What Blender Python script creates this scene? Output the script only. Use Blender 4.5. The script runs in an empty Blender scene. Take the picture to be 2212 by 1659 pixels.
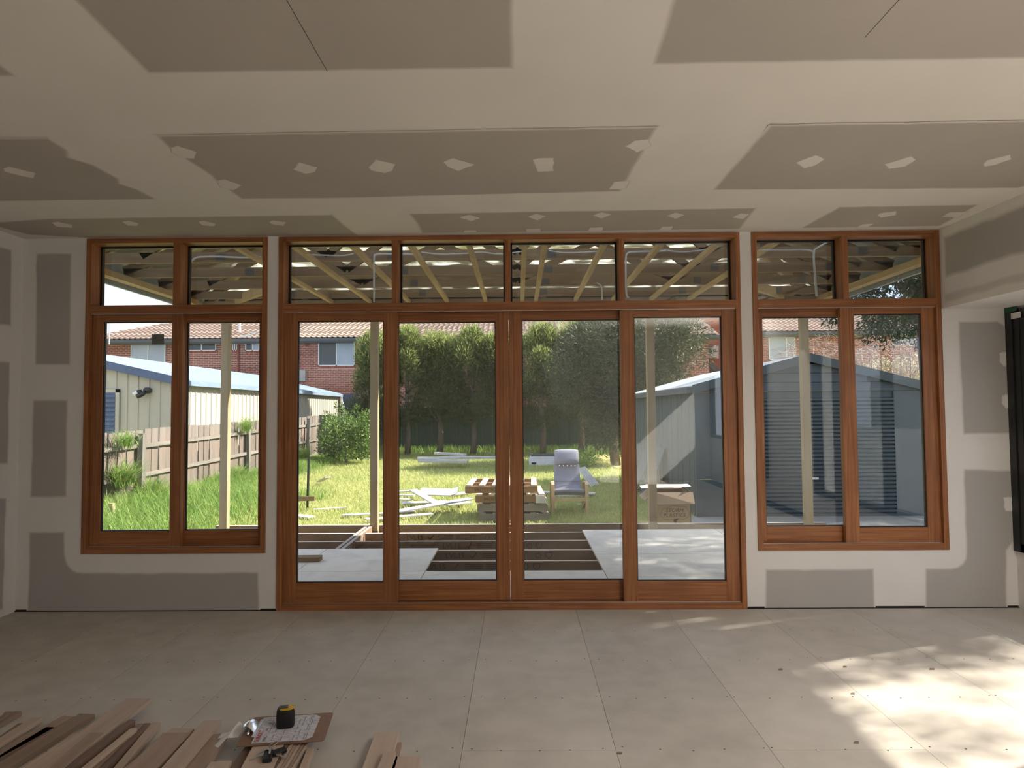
import bpy, bmesh, math, random
import numpy as np
from mathutils import Vector, Matrix

random.seed(7)
rng = np.random.default_rng(7)
scene = bpy.context.scene
COL = scene.collection

# ------------------------------------------------------------------ camera
F, CX, CY, EYE = 1375.0, 1106.0, 829.5, np.array([0, 0, 1.35])
_y = np.array([14, -55.5, F]); _y /= np.linalg.norm(_y)
_x = np.array([1, .0072, 0.0]); _x -= _y * (_x @ _y); _x /= np.linalg.norm(_x)
_z = np.cross(_x, _y); _z *= np.sign(_z[1])
RM = np.stack([_x, _y, _z], 1)            # (right, up, forward) = RM @ world
cam_data = bpy.data.cameras.new('camera')
cam_data.sensor_width = 36.0
cam_data.lens = F / 2212 * 36
cam_data.clip_start = .05
cam = bpy.data.objects.new('camera', cam_data)
COL.objects.link(cam)
cam.matrix_world = Matrix(((RM[0, 0], RM[1, 0], -RM[2, 0], 0), (RM[0, 1], RM[1, 1], -RM[2, 1], 0),
                           (RM[0, 2], RM[1, 2], -RM[2, 2], 1.35), (0, 0, 0, 1)))
scene.camera = cam

# ------------------------------------------------------------------ light and exposure
SUN_STRENGTH, SKY_STRENGTH, EXPOSURE, FILL_TOP, FILL_SIDE = 10.5, 1.4, 1.12, 22.0, 38.0
scene.view_settings.view_transform = 'Standard'
scene.view_settings.look = 'None'
scene.view_settings.gamma = 1
scene.view_settings.use_curve_mapping = False
scene.view_settings.exposure = EXPOSURE
scene.cycles.use_denoising = True
scene.cycles.max_bounces = 10
scene.cycles.diffuse_bounces = 6
scene.cycles.transparent_max_bounces = 24
scene.cycles.sample_clamp_indirect = 6.0

sun = bpy.data.lights.new('sun', 'SUN')
sun.energy = SUN_STRENGTH; sun.angle = math.radians(.9); sun.color = (1, .91, .78)
sun_o = bpy.data.objects.new('sun', sun); COL.objects.link(sun_o)
sun_o.location = (20, 5, 20)
SUN_DIR = Vector((-1, -.34, -.9))
sun_o.rotation_euler = SUN_DIR.to_track_quat('-Z', 'Y').to_euler()

# added fill lamp under the ceiling behind the camera, brightening the room
rl = bpy.data.lights.new('ceiling_fill', 'AREA'); rl.shape = 'RECTANGLE'; rl.size = 1.0; rl.size_y = 1.2
rl.energy = FILL_TOP; rl.color = (1, .92, .83)
rl_o = bpy.data.objects.new('ceiling_fill', rl); COL.objects.link(rl_o); rl_o.location = (2.35, 1.2, 2.615); rl.spread = math.radians(150)
# added fill lamp low at the right behind the camera
sl_ = bpy.data.lights.new('side_fill', 'AREA'); sl_.shape = 'RECTANGLE'; sl_.size = 1.5; sl_.size_y = 1.0; sl_.spread = math.radians(116)
sl_.energy = FILL_SIDE; sl_.color = (1, .93, .86)
sl_o = bpy.data.objects.new('side_fill', sl_); COL.objects.link(sl_o); sl_o.location = (3.20, -1.27, 1.10)
sl_o.rotation_euler = Vector((-.32, .27, .91)).to_track_quat('-Z', 'Y').to_euler()      # tilted up to brighten the ceiling

world = bpy.data.worlds.new('sky'); scene.world = world
world.use_nodes = True
wt = world.node_tree; wt.nodes.clear()
w_out = wt.nodes.new('ShaderNodeOutputWorld'); w_bg = wt.nodes.new('ShaderNodeBackground')
w_tc = wt.nodes.new('ShaderNodeTexCoord'); w_map = wt.nodes.new('ShaderNodeMapping')
w_map.inputs['Scale'].default_value = (1.2, 1.2, 4.0)
w_n = wt.nodes.new('ShaderNodeTexNoise'); w_n.inputs['Scale'].default_value = 2.4; w_n.inputs['Detail'].default_value = 6
w_r = wt.nodes.new('ShaderNodeValToRGB')
w_r.color_ramp.elements[0].position = .36; w_r.color_ramp.elements[0].color = (.46, .55, .76, 1)
w_r.color_ramp.elements[1].position = .60; w_r.color_ramp.elements[1].color = (.74, .78, .88, 1)
w_bg.inputs['Strength'].default_value = SKY_STRENGTH
wt.links.new(w_tc.outputs['Generated'], w_map.inputs['Vector']); wt.links.new(w_map.outputs['Vector'], w_n.inputs['Vector'])
wt.links.new(w_n.outputs['Fac'], w_r.inputs['Fac']); wt.links.new(w_r.outputs['Color'], w_bg.inputs['Color'])
wt.links.new(w_bg.outputs['Background'], w_out.inputs['Surface'])


# ------------------------------------------------------------------ placing helpers
def ray(px, py):
    return RM.T @ np.array([(px - CX) / F, (CY - py) / F, 1.0])
def at(px, py, Y):                         # point of the place at distance Y from the camera's wall
    d = ray(px, py); return EYE + d * (Y / d[1])
def atz(px, py, z):
    d = ray(px, py); return EYE + d * ((z - 1.35) / d[2])
def atx(px, py, X):
    d = ray(px, py); return EYE + d * (X / d[0])


# ------------------------------------------------------------------ materials
def new_mat(name):
    m = bpy.data.materials.new(name); m.use_nodes = True
    nt = m.node_tree; nt.nodes.clear()
    o = nt.nodes.new('ShaderNodeOutputMaterial')
    return m, nt, o
def rgb(c):
    return (c[0], c[1], c[2], 1)
def noise_fac(nt, scale, stretch=(1, 1, 1), detail=4, lo=.35, hi=.65, coord='Object', rough=.55):
    tc = nt.nodes.new('ShaderNodeTexCoord'); mp = nt.nodes.new('ShaderNodeMapping'); mp.inputs['Scale'].default_value = stretch
    n = nt.nodes.new('ShaderNodeTexNoise'); n.inputs['Scale'].default_value = scale; n.inputs['Detail'].default_value = detail
    n.inputs['Roughness'].default_value = rough
    r = nt.nodes.new('ShaderNodeMapRange'); r.inputs['From Min'].default_value = lo; r.inputs['From Max'].default_value = hi
    nt.links.new(tc.outputs[coord], mp.inputs['Vector']); nt.links.new(mp.outputs['Vector'], n.inputs['Vector'])
    nt.links.new(n.outputs['Fac'], r.inputs['Value'])
    return r.outputs['Result']
def mix(nt, fac, a, b):
    m = nt.nodes.new('ShaderNodeMix'); m.data_type = 'RGBA'
    for s, v in ((m.inputs['Factor'], fac), (m.inputs[6], a), (m.inputs[7], b)):
        if isinstance(v, (int, float)): s.default_value = v
        elif isinstance(v, tuple): s.default_value = rgb(v)
        else: nt.links.new(v, s)
    return m.outputs[2]
def surf(name, c1, c2=None, scale=8, stretch=(1, 1, 1), rough=.7, metal=0, bump=0, bscale=None, c3=None, scale3=1.5, f3=.5, lo=.35, hi=.65, spec=.3, coat=0, rnd=0):
    m, nt, o = new_mat(name)
    p = nt.nodes.new('ShaderNodeBsdfPrincipled'); nt.links.new(p.outputs[0], o.inputs[0])
    p.inputs['Roughness'].default_value = rough; p.inputs['Metallic'].default_value = metal
    p.inputs['Specular IOR Level'].default_value = spec
    if coat: p.inputs['Coat Weight'].default_value = coat; p.inputs['Coat Roughness'].default_value = .25
    c = c1; f = None
    if c2 is not None:
        f = noise_fac(nt, scale, stretch, lo=lo, hi=hi); c = mix(nt, f, c1, c2)
    if c3 is not None:
        g = noise_fac(nt, scale3, lo=.45, hi=.75)
        mu = nt.nodes.new('ShaderNodeMath'); mu.operation = 'MULTIPLY'; mu.inputs[1].default_value = f3; nt.links.new(g, mu.inputs[0])
        c = mix(nt, mu.outputs[0], c, c3)
    if rnd:
        oi = nt.nodes.new('ShaderNodeObjectInfo'); hs = nt.nodes.new('ShaderNodeHueSaturation')
        mr = nt.nodes.new('ShaderNodeMapRange'); mr.inputs['To Min'].default_value = 1 - rnd; mr.inputs['To Max'].default_value = 1 + rnd
        nt.links.new(oi.outputs['Random'], mr.inputs['Value']); nt.links.new(mr.outputs[0], hs.inputs['Value'])
        if isinstance(c, tuple): hs.inputs['Color'].default_value = rgb(c)
        else: nt.links.new(c, hs.inputs['Color'])
        c = hs.outputs[0]
    if isinstance(c, tuple): p.inputs['Base Color'].default_value = rgb(c)
    else: nt.links.new(c, p.inputs['Base Color'])
    if bump:
        b = nt.nodes.new('ShaderNodeBump'); b.inputs['Strength'].default_value = bump; b.inputs['Distance'].default_value = .01
        bf = noise_fac(nt, bscale or scale * 3, stretch, lo=0, hi=1)
        nt.links.new(bf, b.inputs['Height']); nt.links.new(b.outputs[0], p.inputs['Normal'])
    return m
def leaf_mat(name, c1, c2, c3, scale=3.0, trans=.35, fine=40):
    m, nt, o = new_mat(name)
    a = mix(nt, noise_fac(nt, scale, lo=.3, hi=.7), c1, c2)
    c = mix(nt, noise_fac(nt, fine, lo=.5, hi=.72, detail=1), a, c3)
    d = nt.nodes.new('ShaderNodeBsdfPrincipled'); d.inputs['Roughness'].default_value = .55; d.inputs['Specular IOR Level'].default_value = .25
    t = nt.nodes.new('ShaderNodeBsdfTranslucent'); x = nt.nodes.new('ShaderNodeMixShader'); x.inputs[0].default_value = trans
    nt.links.new(c, d.inputs['Base Color']); nt.links.new(c, t.inputs['Color'])
    nt.links.new(d.outputs[0], x.inputs[1]); nt.links.new(t.outputs[0], x.inputs[2]); nt.links.new(x.outputs[0], o.inputs[0])
    return m
def glass_mat(name, tint, fac):
    m, nt, o = new_mat(name)
    t = nt.nodes.new('ShaderNodeBsdfTransparent'); t.inputs[0].default_value = rgb(tint)
    g = nt.nodes.new('ShaderNodeBsdfGlossy'); g.inputs['Roughness'].default_value = 0; g.inputs['Color'].default_value = (.93, .97, 1, 1)
    lw = nt.nodes.new('ShaderNodeLayerWeight'); lw.inputs['Blend'].default_value = .5      # Schlick reflectance
    pw = nt.nodes.new('ShaderNodeMath'); pw.operation = 'POWER'; pw.inputs[1].default_value = 5; nt.links.new(lw.outputs['Facing'], pw.inputs[0])
    fr = nt.nodes.new('ShaderNodeMath'); fr.operation = 'MULTIPLY_ADD'; fr.inputs[1].default_value = 1 - fac; fr.inputs[2].default_value = fac; nt.links.new(pw.outputs[0], fr.inputs[0])
    x = nt.nodes.new('ShaderNodeMixShader')
    nt.links.new(fr.outputs[0], x.inputs[0]); nt.links.new(t.outputs[0], x.inputs[1]); nt.links.new(g.outputs[0], x.inputs[2]); nt.links.new(x.outputs[0], o.inputs[0])
    return m
def board_mat(name, bare, coated):         # plasterboard: paper face and setting compound, blended by the mesh's own attribute
    m, nt, o = new_mat(name)
    p = nt.nodes.new('ShaderNodeBsdfPrincipled'); nt.links.new(p.outputs[0], o.inputs[0])
    p.inputs['Roughness'].default_value = .85; p.inputs['Specular IOR Level'].default_value = .15
    at_ = nt.nodes.new('ShaderNodeAttribute'); at_.attribute_name = 'paper'
    c = mix(nt, at_.outputs['Fac'], coated, bare)
    f = noise_fac(nt, 2.2, lo=.3, hi=.7); c2 = mix(nt, f, (.94, .94, .94), (1.0, 1.0, 1.0))
    mm = nt.nodes.new('ShaderNodeMix'); mm.data_type = 'RGBA'; mm.blend_type = 'MULTIPLY'; mm.inputs['Factor'].default_value = 1
    nt.links.new(c, mm.inputs[6]); nt.links.new(c2, mm.inputs[7]); nt.links.new(mm.outputs[2], p.inputs['Base Color'])
    return m
def brick_mat(name, c1, c2, mortar, w=.24, h=.086):
    m, nt, o = new_mat(name)
    p = nt.nodes.new('ShaderNodeBsdfPrincipled'); nt.links.new(p.outputs[0], o.inputs[0]); p.inputs['Roughness'].default_value = .9
    tc = nt.nodes.new('ShaderNodeTexCoord'); sp = nt.nodes.new('ShaderNodeSeparateXYZ'); cb = nt.nodes.new('ShaderNodeCombineXYZ')
    nt.links.new(tc.outputs['Object'], sp.inputs[0]); nt.links.new(sp.outputs['X'], cb.inputs['X']); nt.links.new(sp.outputs['Z'], cb.inputs['Y'])
    b = nt.nodes.new('ShaderNodeTexBrick'); b.inputs['Scale'].default_value = 1
    b.inputs['Brick Width'].default_value = w; b.inputs['Row Height'].default_value = h; b.inputs['Mortar Size'].default_value = .008
    b.inputs['Color1'].default_value = rgb(c1); b.inputs['Color2'].default_value = rgb(c2); b.inputs['Mortar'].default_value = rgb(mortar)
    nt.links.new(cb.outputs[0], b.inputs['Vector']); nt.links.new(b.outputs['Color'], p.inputs['Base Color'])
    return m

MT = {}
MT['frame_v'] = surf('hardwood_upright', (.385, .158, .058), (.225, .082, .028), 95, (1, 1, .025), .38, bump=.12, c3=(.20, .07, .026), scale3=3, f3=.6, spec=.45)
MT['frame_h'] = surf('hardwood_level', (.385, .158, .058), (.225, .082, .028), 95, (.025, 1, 1), .38, bump=.12, c3=(.20, .07, .026), scale3=3, f3=.6, spec=.45)
MT['board'] = board_mat('plasterboard', (.46, .42, .375), (.76, .72, .67))
MT['wallboard'] = board_mat('plasterboard_wall', (.44, .425, .41), (.76, .745, .73))
MT['floor'] = surf('particleboard', (.50, .465, .42), (.43, .40, .36), 7, (1, 1, 1), .62, c3=(.57, .54, .50), scale3=1.1, f3=.8, bump=.03, bscale=120, spec=.35, rnd=.05)
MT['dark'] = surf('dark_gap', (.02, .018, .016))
MT['screw'] = surf('screw_head', (.05, .045, .04), rough=.4, metal=.6)
MT['glass'] = glass_mat('window_glass', (.785, .80, .79), .065)
MT['clear'] = glass_mat('clear_glass', (.98, .98, .98), .03)
MT['sideglass'] = glass_mat('side_glass', (.74, .74, .73), .03)
MT['black'] = surf('black_paint', (.012, .013, .014), rough=.35, spec=.5)
MT['green_tape'] = surf('green_tape', (.02, .10, .05), rough=.4)
MT['white'] = surf('white_plastic', (.75, .75, .73), rough=.4)
MT['alu'] = surf('aluminium', (.55, .55, .54), rough=.35, metal=.8)
MT['pine_x'] = surf('pine_x', (.26, .18, .10), (.19, .125, .068), 14, (.08, 1, 1), .75, bump=.08, c3=(.27, .19, .11), scale3=5)  # same pine as pine_y, darkened for the shade on the truss faces
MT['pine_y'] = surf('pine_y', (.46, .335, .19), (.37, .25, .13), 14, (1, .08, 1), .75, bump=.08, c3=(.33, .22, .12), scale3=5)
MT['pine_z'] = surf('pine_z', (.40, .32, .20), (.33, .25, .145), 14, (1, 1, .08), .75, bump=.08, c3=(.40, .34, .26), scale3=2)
MT['lvl'] = surf('lvl_timber', (.30, .20, .14), (.22, .145, .10), 10, (.06, 1, 1), .8, c3=(.17, .115, .09), scale3=1.6, bump=.06)
MT['lvl_edge'] = surf('lvl_edge', (.62, .56, .50), (.5, .44, .39), 20, (.06, 1, 1), .8)
MT['ink'] = surf('ink', (.055, .04, .035), rough=.8)
MT['decksheet'] = surf('deck_sheet', (.84, .81, .78), (.75, .72, .69), 3.5, (1, 1, 1), .8, c3=(.50, .47, .45), scale3=5, f3=.5, bump=.03, bscale=60)
MT['decksheet_edge'] = surf('deck_sheet_edge', (.66, .58, .47), (.55, .47, .37), 30)
MT['foil'] = surf('foil_sarking', (.80, .79, .72), (.62, .62, .60), 3, (1, 1, 1), .28, metal=.85, bump=.9, bscale=7)
_m, _nt, _o = new_mat('translucent_sarking')
_p = _nt.nodes.new('ShaderNodeBsdfPrincipled'); _p.inputs['Metallic'].default_value = .6; _p.inputs['Roughness'].default_value = .3; _p.inputs['Base Color'].default_value = (.8, .79, .74, 1)
_t = _nt.nodes.new('ShaderNodeBsdfTranslucent'); _t.inputs['Color'].default_value = (.8, .8, .74, 1); _x = _nt.nodes.new('ShaderNodeMixShader')
_f = noise_fac(_nt, 5, (1, 3, 1), lo=.42, hi=.66); _b = _nt.nodes.new('ShaderNodeBump'); _b.inputs['Strength'].default_value = .9; _b.inputs['Distance'].default_value = .02
_nt.links.new(noise_fac(_nt, 9, lo=0, hi=1), _b.inputs['Height']); _nt.links.new(_b.outputs[0], _p.inputs['Normal']); _nt.links.new(_f, _x.inputs[0])
_nt.links.new(_p.outputs[0], _x.inputs[1]); _nt.links.new(_t.outputs[0], _x.inputs[2]); _nt.links.new(_x.outputs[0], _o.inputs[0]); MT['sarking'] = _m
MT['fascia'] = surf('fascia_metal', (.30, .33, .35), rough=.45, metal=.2)
MT['conduit'] = surf('grey_conduit', (.50, .50, .49), rough=.5)
MT['plate'] = surf('nail_plate', (.12, .11, .10), rough=.6, metal=.3)
MT['soil'] = surf('lawn_soil', (.26, .26, .07), (.38, .34, .12), 2.5, rough=.95, c3=(.50, .37, .20), scale3=.55, f3=.8, bump=.5, bscale=30)
MT['grass'] = leaf_mat('grass', (.34, .43, .12), (.52, .54, .22), (.68, .64, .38), .6, .5, 22)
MT['weed'] = leaf_mat('tall_grass', (.13, .27, .045), (.24, .36, .08), (.42, .45, .16), 1.2, .4, 9)
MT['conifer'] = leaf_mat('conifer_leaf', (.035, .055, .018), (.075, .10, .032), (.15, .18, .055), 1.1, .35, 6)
MT['lit_tips'] = leaf_mat('sunlit_tip_leaf', (.20, .26, .075), (.34, .39, .125), (.50, .51, .20), 1.5, .55, 7)  # sunlight on the conifer tops, put into a yellow-green leaf colour
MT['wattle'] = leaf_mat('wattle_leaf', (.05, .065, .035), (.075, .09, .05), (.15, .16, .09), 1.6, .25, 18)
MT['citrus'] = leaf_mat('citrus_leaf', (.045, .11, .018), (.12, .21, .04), (.45, .50, .22), 2, .2, 13)
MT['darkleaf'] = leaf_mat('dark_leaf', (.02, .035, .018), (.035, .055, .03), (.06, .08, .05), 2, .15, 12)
MT['paleleaf'] = leaf_mat('pale_leaf', (.42, .43, .27), (.55, .54, .40), (.66, .62, .50), 2, .3, 10)
MT['twig'] = surf('bare_twig', (.42, .31, .27), (.27, .18, .16), 6)
MT['bark'] = surf('bark', (.20, .165, .13), (.13, .105, .085), 14, (1, 1, .25), .95, bump=.5)
MT['paling'] = surf('weathered_paling', (.205, .175, .16), (.13, .105, .09), 9, (1, 1, .12), .9, c3=(.20, .09, .055), scale3=.9, f3=.75, bump=.25, rnd=.14)
MT['gap_shade'] = surf('fence_gap_shade', (.05, .04, .033), (.03, .025, .02), 9, (1, 1, .12), .95)  # near-black brown standing for the shade in the paling gaps
MT['rail'] = surf('weathered_rail', (.25, .22, .20), (.17, .15, .13), 9, (1, .1, 1), .9, bump=.2)
MT['postwood'] = surf('weathered_post', (.22, .205, .19), (.155, .14, .125), 9, (1, 1, .12), .9, bump=.3)
MT['cream'] = surf('cream_steel', (.47, .44, .37), (.44, .41, .345), 2, rough=.55)
MT['creamgable'] = MT['cream']
MT['bluesteel'] = surf('blue_steel', (.075, .11, .20), (.09, .13, .23), 2, rough=.45)
MT['blueroof'] = surf('pale_blue_roof', (.19, .26, .35), (.23, .30, .39), 3, rough=.45)
MT['greenfence'] = surf('green_steel', (.075, .12, .10), (.09, .14, .115), 1, rough=.5)
MT['shed'] = surf('slate_steel', (.055, .075, .088), (.065, .087, .10), 2, rough=.5)
MT['shedside'] = surf('shed_side', (.06, .075, .076), (.07, .085, .084), 2, rough=.6)
MT['shedroof'] = surf('pale_roof', (.42, .45, .45), (.36, .39, .40), 2, rough=.45)
MT['brick'] = surf('red_brick', (.36, .115, .075), (.27, .085, .06), 30, rough=.9, rnd=.22)
MT['brickstuff'] = surf('red_brick_rest', (.36, .115, .075), (.25, .08, .06), 6, rough=.9)
MT['mortar'] = surf('mortar', (.72, .60, .53), (.62, .51, .45), 12, rough=.95)
MT['brickwall'] = brick_mat('brickwork', (.36, .115, .075), (.27, .085, .06), (.60, .50, .44))
MT['orangebrick'] = brick_mat('orange_brickwork', (.50, .155, .09), (.43, .13, .08), (.48, .19, .13))
MT['tile'] = surf('roof_tile', (.40, .28, .22), (.33, .23, .185), 5, rough=.85, c3=(.33, .27, .23), scale3=1.5, f3=.6)
MT['dark_underlay'] = surf('tile_underlay', (.16, .12, .10))  # plain dark brown for the slab beneath the tiles
MT['gutter'] = surf('grey_gutter', (.085, .09, .095), rough=.5)
MT['eave'] = surf('eave_board', (.15, .155, .165), rough=.6)
MT['farpane'] = surf('far_pane', (.42, .47, .53), (.34, .38, .44), 1.2, rough=.15, spec=.6)
MT['fardark'] = surf('far_dark_pane', (.05, .06, .06), rough=.15, spec=.6)
MT['weatherboard'] = surf('white_board', (.55, .55, .57), (.47, .47, .49), 6, (1, 1, 1), .7, c3=(.45, .40, .36), scale3=3, f3=.35)
MT['pallet'] = surf('pallet_wood', (.31, .185, .115), (.24, .14, .085), 9, (.1, 1, 1), .85, bump=.15, rnd=.1)
MT['palletpale'] = surf('pallet_pale', (.62, .53, .42), (.52, .43, .33), 9, (1, .1, 1), .85, rnd=.1)
MT['palletgrey'] = surf('pallet_grey', (.27, .235, .215), (.2, .17, .155), 9, (.1, 1, 1), .9, rnd=.1)
MT['cardboard'] = surf('cardboard', (.37, .275, .20), (.33, .245, .18), 4, rough=.9)
MT['cushion'] = surf('grey_cushion', (.27, .275, .33), (.24, .245, .30), 60, rough=.95, bump=.15, bscale=200)
MT['birch'] = surf('birch', (.62, .46, .28), (.54, .39, .23), 10, (1, 1, .1), .5)
MT['offcut'] = surf('offcut_timber', (.38, .28, .215), (.29, .205, .155), 18, (1, .05, 1), .6, c3=(.36, .27, .21), scale3=4, f3=.6, bump=.08, rnd=.16)
MT['offcut_pale'] = surf('offcut_pale', (.53, .42, .335), (.42, .32, .25), 18, (1, .05, 1), .6, c3=(.47, .38, .31), scale3=4, f3=.6, bump=.08, rnd=.1)
MT['offcut_dark'] = surf('offcut_dark', (.24, .165, .12), (.17, .11, .08), 18, (1, .05, 1), .6, bump=.08, rnd=.1)
MT['hardboard'] = surf('hardboard', (.235, .135, .08), (.205, .115, .07), 60, rough=.55)
MT['paper'] = surf('printed_paper', (.62, .62, .66), (.40, .40, .46), 70, (1, 3, 1), .9, lo=.42, hi=.62)
MT['plainpaper'] = surf('plain_paper', (.66, .66, .67), rough=.9)
MT['red_ink'] = surf('red_ink', (.35, .05, .05), rough=.8)
MT['chrome'] = surf('chrome', (.82, .82, .82), rough=.18, metal=1)
MT['rubber'] = surf('black_rubber', (.012, .012, .013), rough=.5)
MT['yellow'] = surf('yellow_plastic', (.60, .38, .02), rough=.4)
MT['brass'] = surf('nickel_key', (.50, .46, .40), rough=.3, metal=.9)
MT['concrete'] = surf('concrete', (.28, .28, .27), (.22, .22, .215), 5, rough=.9)
MT['whitecorr'] = surf('white_corrugated', (.52, .54, .55), rough=.5)
MT['whitewood'] = surf('white_painted', (.42, .42, .41), rough=.7)


# ------------------------------------------------------------------ mesh builder
class MB:
    def __init__(s): s.v = []; s.f = []; s.m = []
    def add(s, vs, fs, mi=0):
        b = len(s.v); s.v += [tuple(map(float, p)) for p in vs]
        for f in fs: s.f.append(tuple(i + b for i in f)); s.m.append(mi)
        return s
    def box(s, x0, x1, y0, y1, z0, z1, mi=0, top=None):
        s.add([(x0, y0, z0), (x1, y0, z0), (x1, y1, z0), (x0, y1, z0), (x0, y0, z1), (x1, y0, z1), (x1, y1, z1), (x0, y1, z1)],
              [(0, 3, 2, 1), (0, 1, 5, 4), (1, 2, 6, 5), (2, 3, 7, 6), (3, 0, 4, 7)], mi)
        s.add([(x0, y0, z1), (x1, y0, z1), (x1, y1, z1), (x0, y1, z1)], [(0, 1, 2, 3)], mi if top is None else top)
        return s
    def bar(s, a, b, w, h, mi=0, up=(0, 0, 1)):          # square bar from a to b, w across, h along 'up'
        a, b = np.array(a, float), np.array(b, float); d = b - a; d /= np.linalg.norm(d)
        u = np.array(up, float); r = np.cross(d, u)
        if np.linalg.norm(r) < 1e-6: r = np.cross(d, (1, 0, 0))
        r /= np.linalg.norm(r); u = np.cross(r, d)
        q = [(-w / 2, -h / 2), (w / 2, -h / 2), (w / 2, h / 2), (-w / 2, h / 2)]
        vs = [a + r * i + u * j for i, j in q] + [b + r * i + u * j for i, j in q]
        return s.add(vs, [(0, 1, 2, 3), (7, 6, 5, 4), (0, 4, 5, 1), (1, 5, 6, 2), (2, 6, 7, 3), (3, 7, 4, 0)], mi)
    def tube(s, pts, r, n=8, mi=0, caps=True):
        pts = [np.array(p, float) for p in pts]; k = len(pts); rs = r if isinstance(r, (list, tuple)) else [r] * k
        vs = []; ref = None
        for i in range(k):
            d = pts[min(i + 1, k - 1)] - pts[max(i - 1, 0)]; d /= (np.linalg.norm(d) + 1e-9)
            if ref is None:
                ref = np.cross(d, (0, 0, 1)); ref = ref if np.linalg.norm(ref) > .05 else np.cross(d, (1, 0, 0))
            ref = ref - d * (ref @ d); ref /= np.linalg.norm(ref); w = np.cross(d, ref)
            for j in range(n):
                t = 2 * math.pi * j / n; vs.append(pts[i] + (ref * math.cos(t) + w * math.sin(t)) * rs[i])
        fs = [(i * n + j, i * n + (j + 1) % n, (i + 1) * n + (j + 1) % n, (i + 1) * n + j) for i in range(k - 1) for j in range(n)]
        if caps: fs += [tuple(range(n))[::-1], tuple((k - 1) * n + j for j in range(n))]
        return s.add(vs, fs, mi)
    def prism(s, poly, h, mi=0, top=None):               # list of 3-D points, extruded by vector h
        n = len(poly); h = np.array(h, float); a = [np.array(p, float) for p in poly]; b = [p + h for p in a]
        s.add(a + b, [(i, (i + 1) % n, n + (i + 1) % n, n + i) for i in range(n)] + [tuple(range(n))[::-1]], mi)
        return s.add(b, [tuple(range(n))], mi if top is None else top)
    def grid(s, P, mi=0):                                # P: rows x cols x 3
        r, c = len(P), len(P[0])
        return s.add([p for row in P for p in row], [(i * c + j, i * c + j + 1, (i + 1) * c + j + 1, (i + 1) * c + j) for i in range(r - 1) for j in range(c - 1)], mi)
    def mesh(s, name, mats, off=(0, 0, 0), smooth=False):
        me = bpy.data.meshes.new(name)
        o = np.array(off, float)
        me.from_pydata([tuple(np.array(p) - o) for p in s.v], [], s.f)
        for m in mats: me.materials.append(m)
        if len(mats) > 1: me.polygons.foreach_set('material_index', s.m)
        if smooth: me.polygons.foreach_set('use_smooth', [True] * len(s.f))
        bm = bmesh.new(); bm.from_mesh(me)
        bmesh.ops.remove_doubles(bm, verts=bm.verts, dist=1e-5)
        bmesh.ops.recalc_face_normals(bm, faces=bm.faces); bm.to_mesh(me); bm.free()
        me.update()
        return me

def origin_of(parent):
    o = np.zeros(3); p = parent
    while p is not None: o += np.array(p.location); p = p.parent
    return o
def link(o, parent=None):
    COL.objects.link(o)
    if parent is not None: o.parent = parent
    return o
def obj(name, mb, mats, parent=None, smooth=False, base=None, bevel=0):
    mats = [MT[m] if isinstance(m, str) else m for m in (mats if isinstance(mats, (list, tuple)) else [mats])]
    off = origin_of(parent) if parent is not None else (np.zeros(3) if base is None else np.array(base, float))
    o = bpy.data.objects.new(name, mb.mesh(name, mats, off, smooth))
    if parent is None and base is not None: o.location = base
    link(o, parent)
    if bevel:
        b = o.modifiers.new('bevel', 'BEVEL'); b.width = bevel; b.segments = 2; b.limit_method = 'ANGLE'
    return o
def tag(o, label, cat, group=None):
    o['label'] = label; o['category'] = cat
    if group: o['group'] = group
    return o
def struct(o):
    o['kind'] = 'structure'; return o
def stuff(o):
    o['kind'] = 'stuff'; return o
def thing(name, loc, label=None, cat=None, group=None):
    o = bpy.data.objects.new(name, None); o.location = tuple(map(float, loc)); o.empty_display_size = .1; COL.objects.link(o)
    if label: tag(o, label, cat, group)
    return o
def copy_tree(o, parent=None):
    c = o.copy(); COL.objects.link(c)
    if parent is not None: c.parent = parent
    for ch in list(o.children): copy_tree(ch, c)
    return c
def pieces(name, me, spots, parent):                     # alike pieces sharing one mesh; spots = world locations
    off = origin_of(parent); out = []
    for p in spots:
        rot = p[3] if len(p) > 3 else 0
        o = bpy.data.objects.new(name, me); o.location = (float(p[0] - off[0]), float(p[1] - off[1]), float(p[2] - off[2]))
        if rot: o.rotation_euler = rot if isinstance(rot, tuple) else (0, 0, rot)
        link(o, parent); out.append(o)
    return out
def raw_mesh(name, V, Fq, mats):
    me = bpy.data.meshes.new(name); V = np.asarray(V, np.float32); Fq = np.asarray(Fq, np.int32); k = Fq.shape[1]
    me.vertices.add(len(V)); me.vertices.foreach_set('co', V.ravel())
    me.loops.add(Fq.size); me.loops.foreach_set('vertex_index', Fq.ravel())
    me.polygons.add(len(Fq)); me.polygons.foreach_set('loop_start', np.arange(0, Fq.size, k, dtype=np.int32))
    me.polygons.foreach_set('loop_total', np.full(len(Fq), k, np.int32))
    for m in mats: me.materials.append(MT[m])
    me.update(calc_edges=True); return me
def raw_obj(name, V, Fq, mats, parent=None, base=None):
    off = origin_of(parent) if parent is not None else (np.zeros(3) if base is None else np.array(base, float))
    o = bpy.data.objects.new(name, raw_mesh(name, np.asarray(V) - off, Fq, mats))
    if parent is None and base is not None: o.location = tuple(map(float, base))
    return link(o, parent)
def unit(a):
    return a / (np.linalg.norm(a, axis=-1, keepdims=True) + 1e-9)
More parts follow.
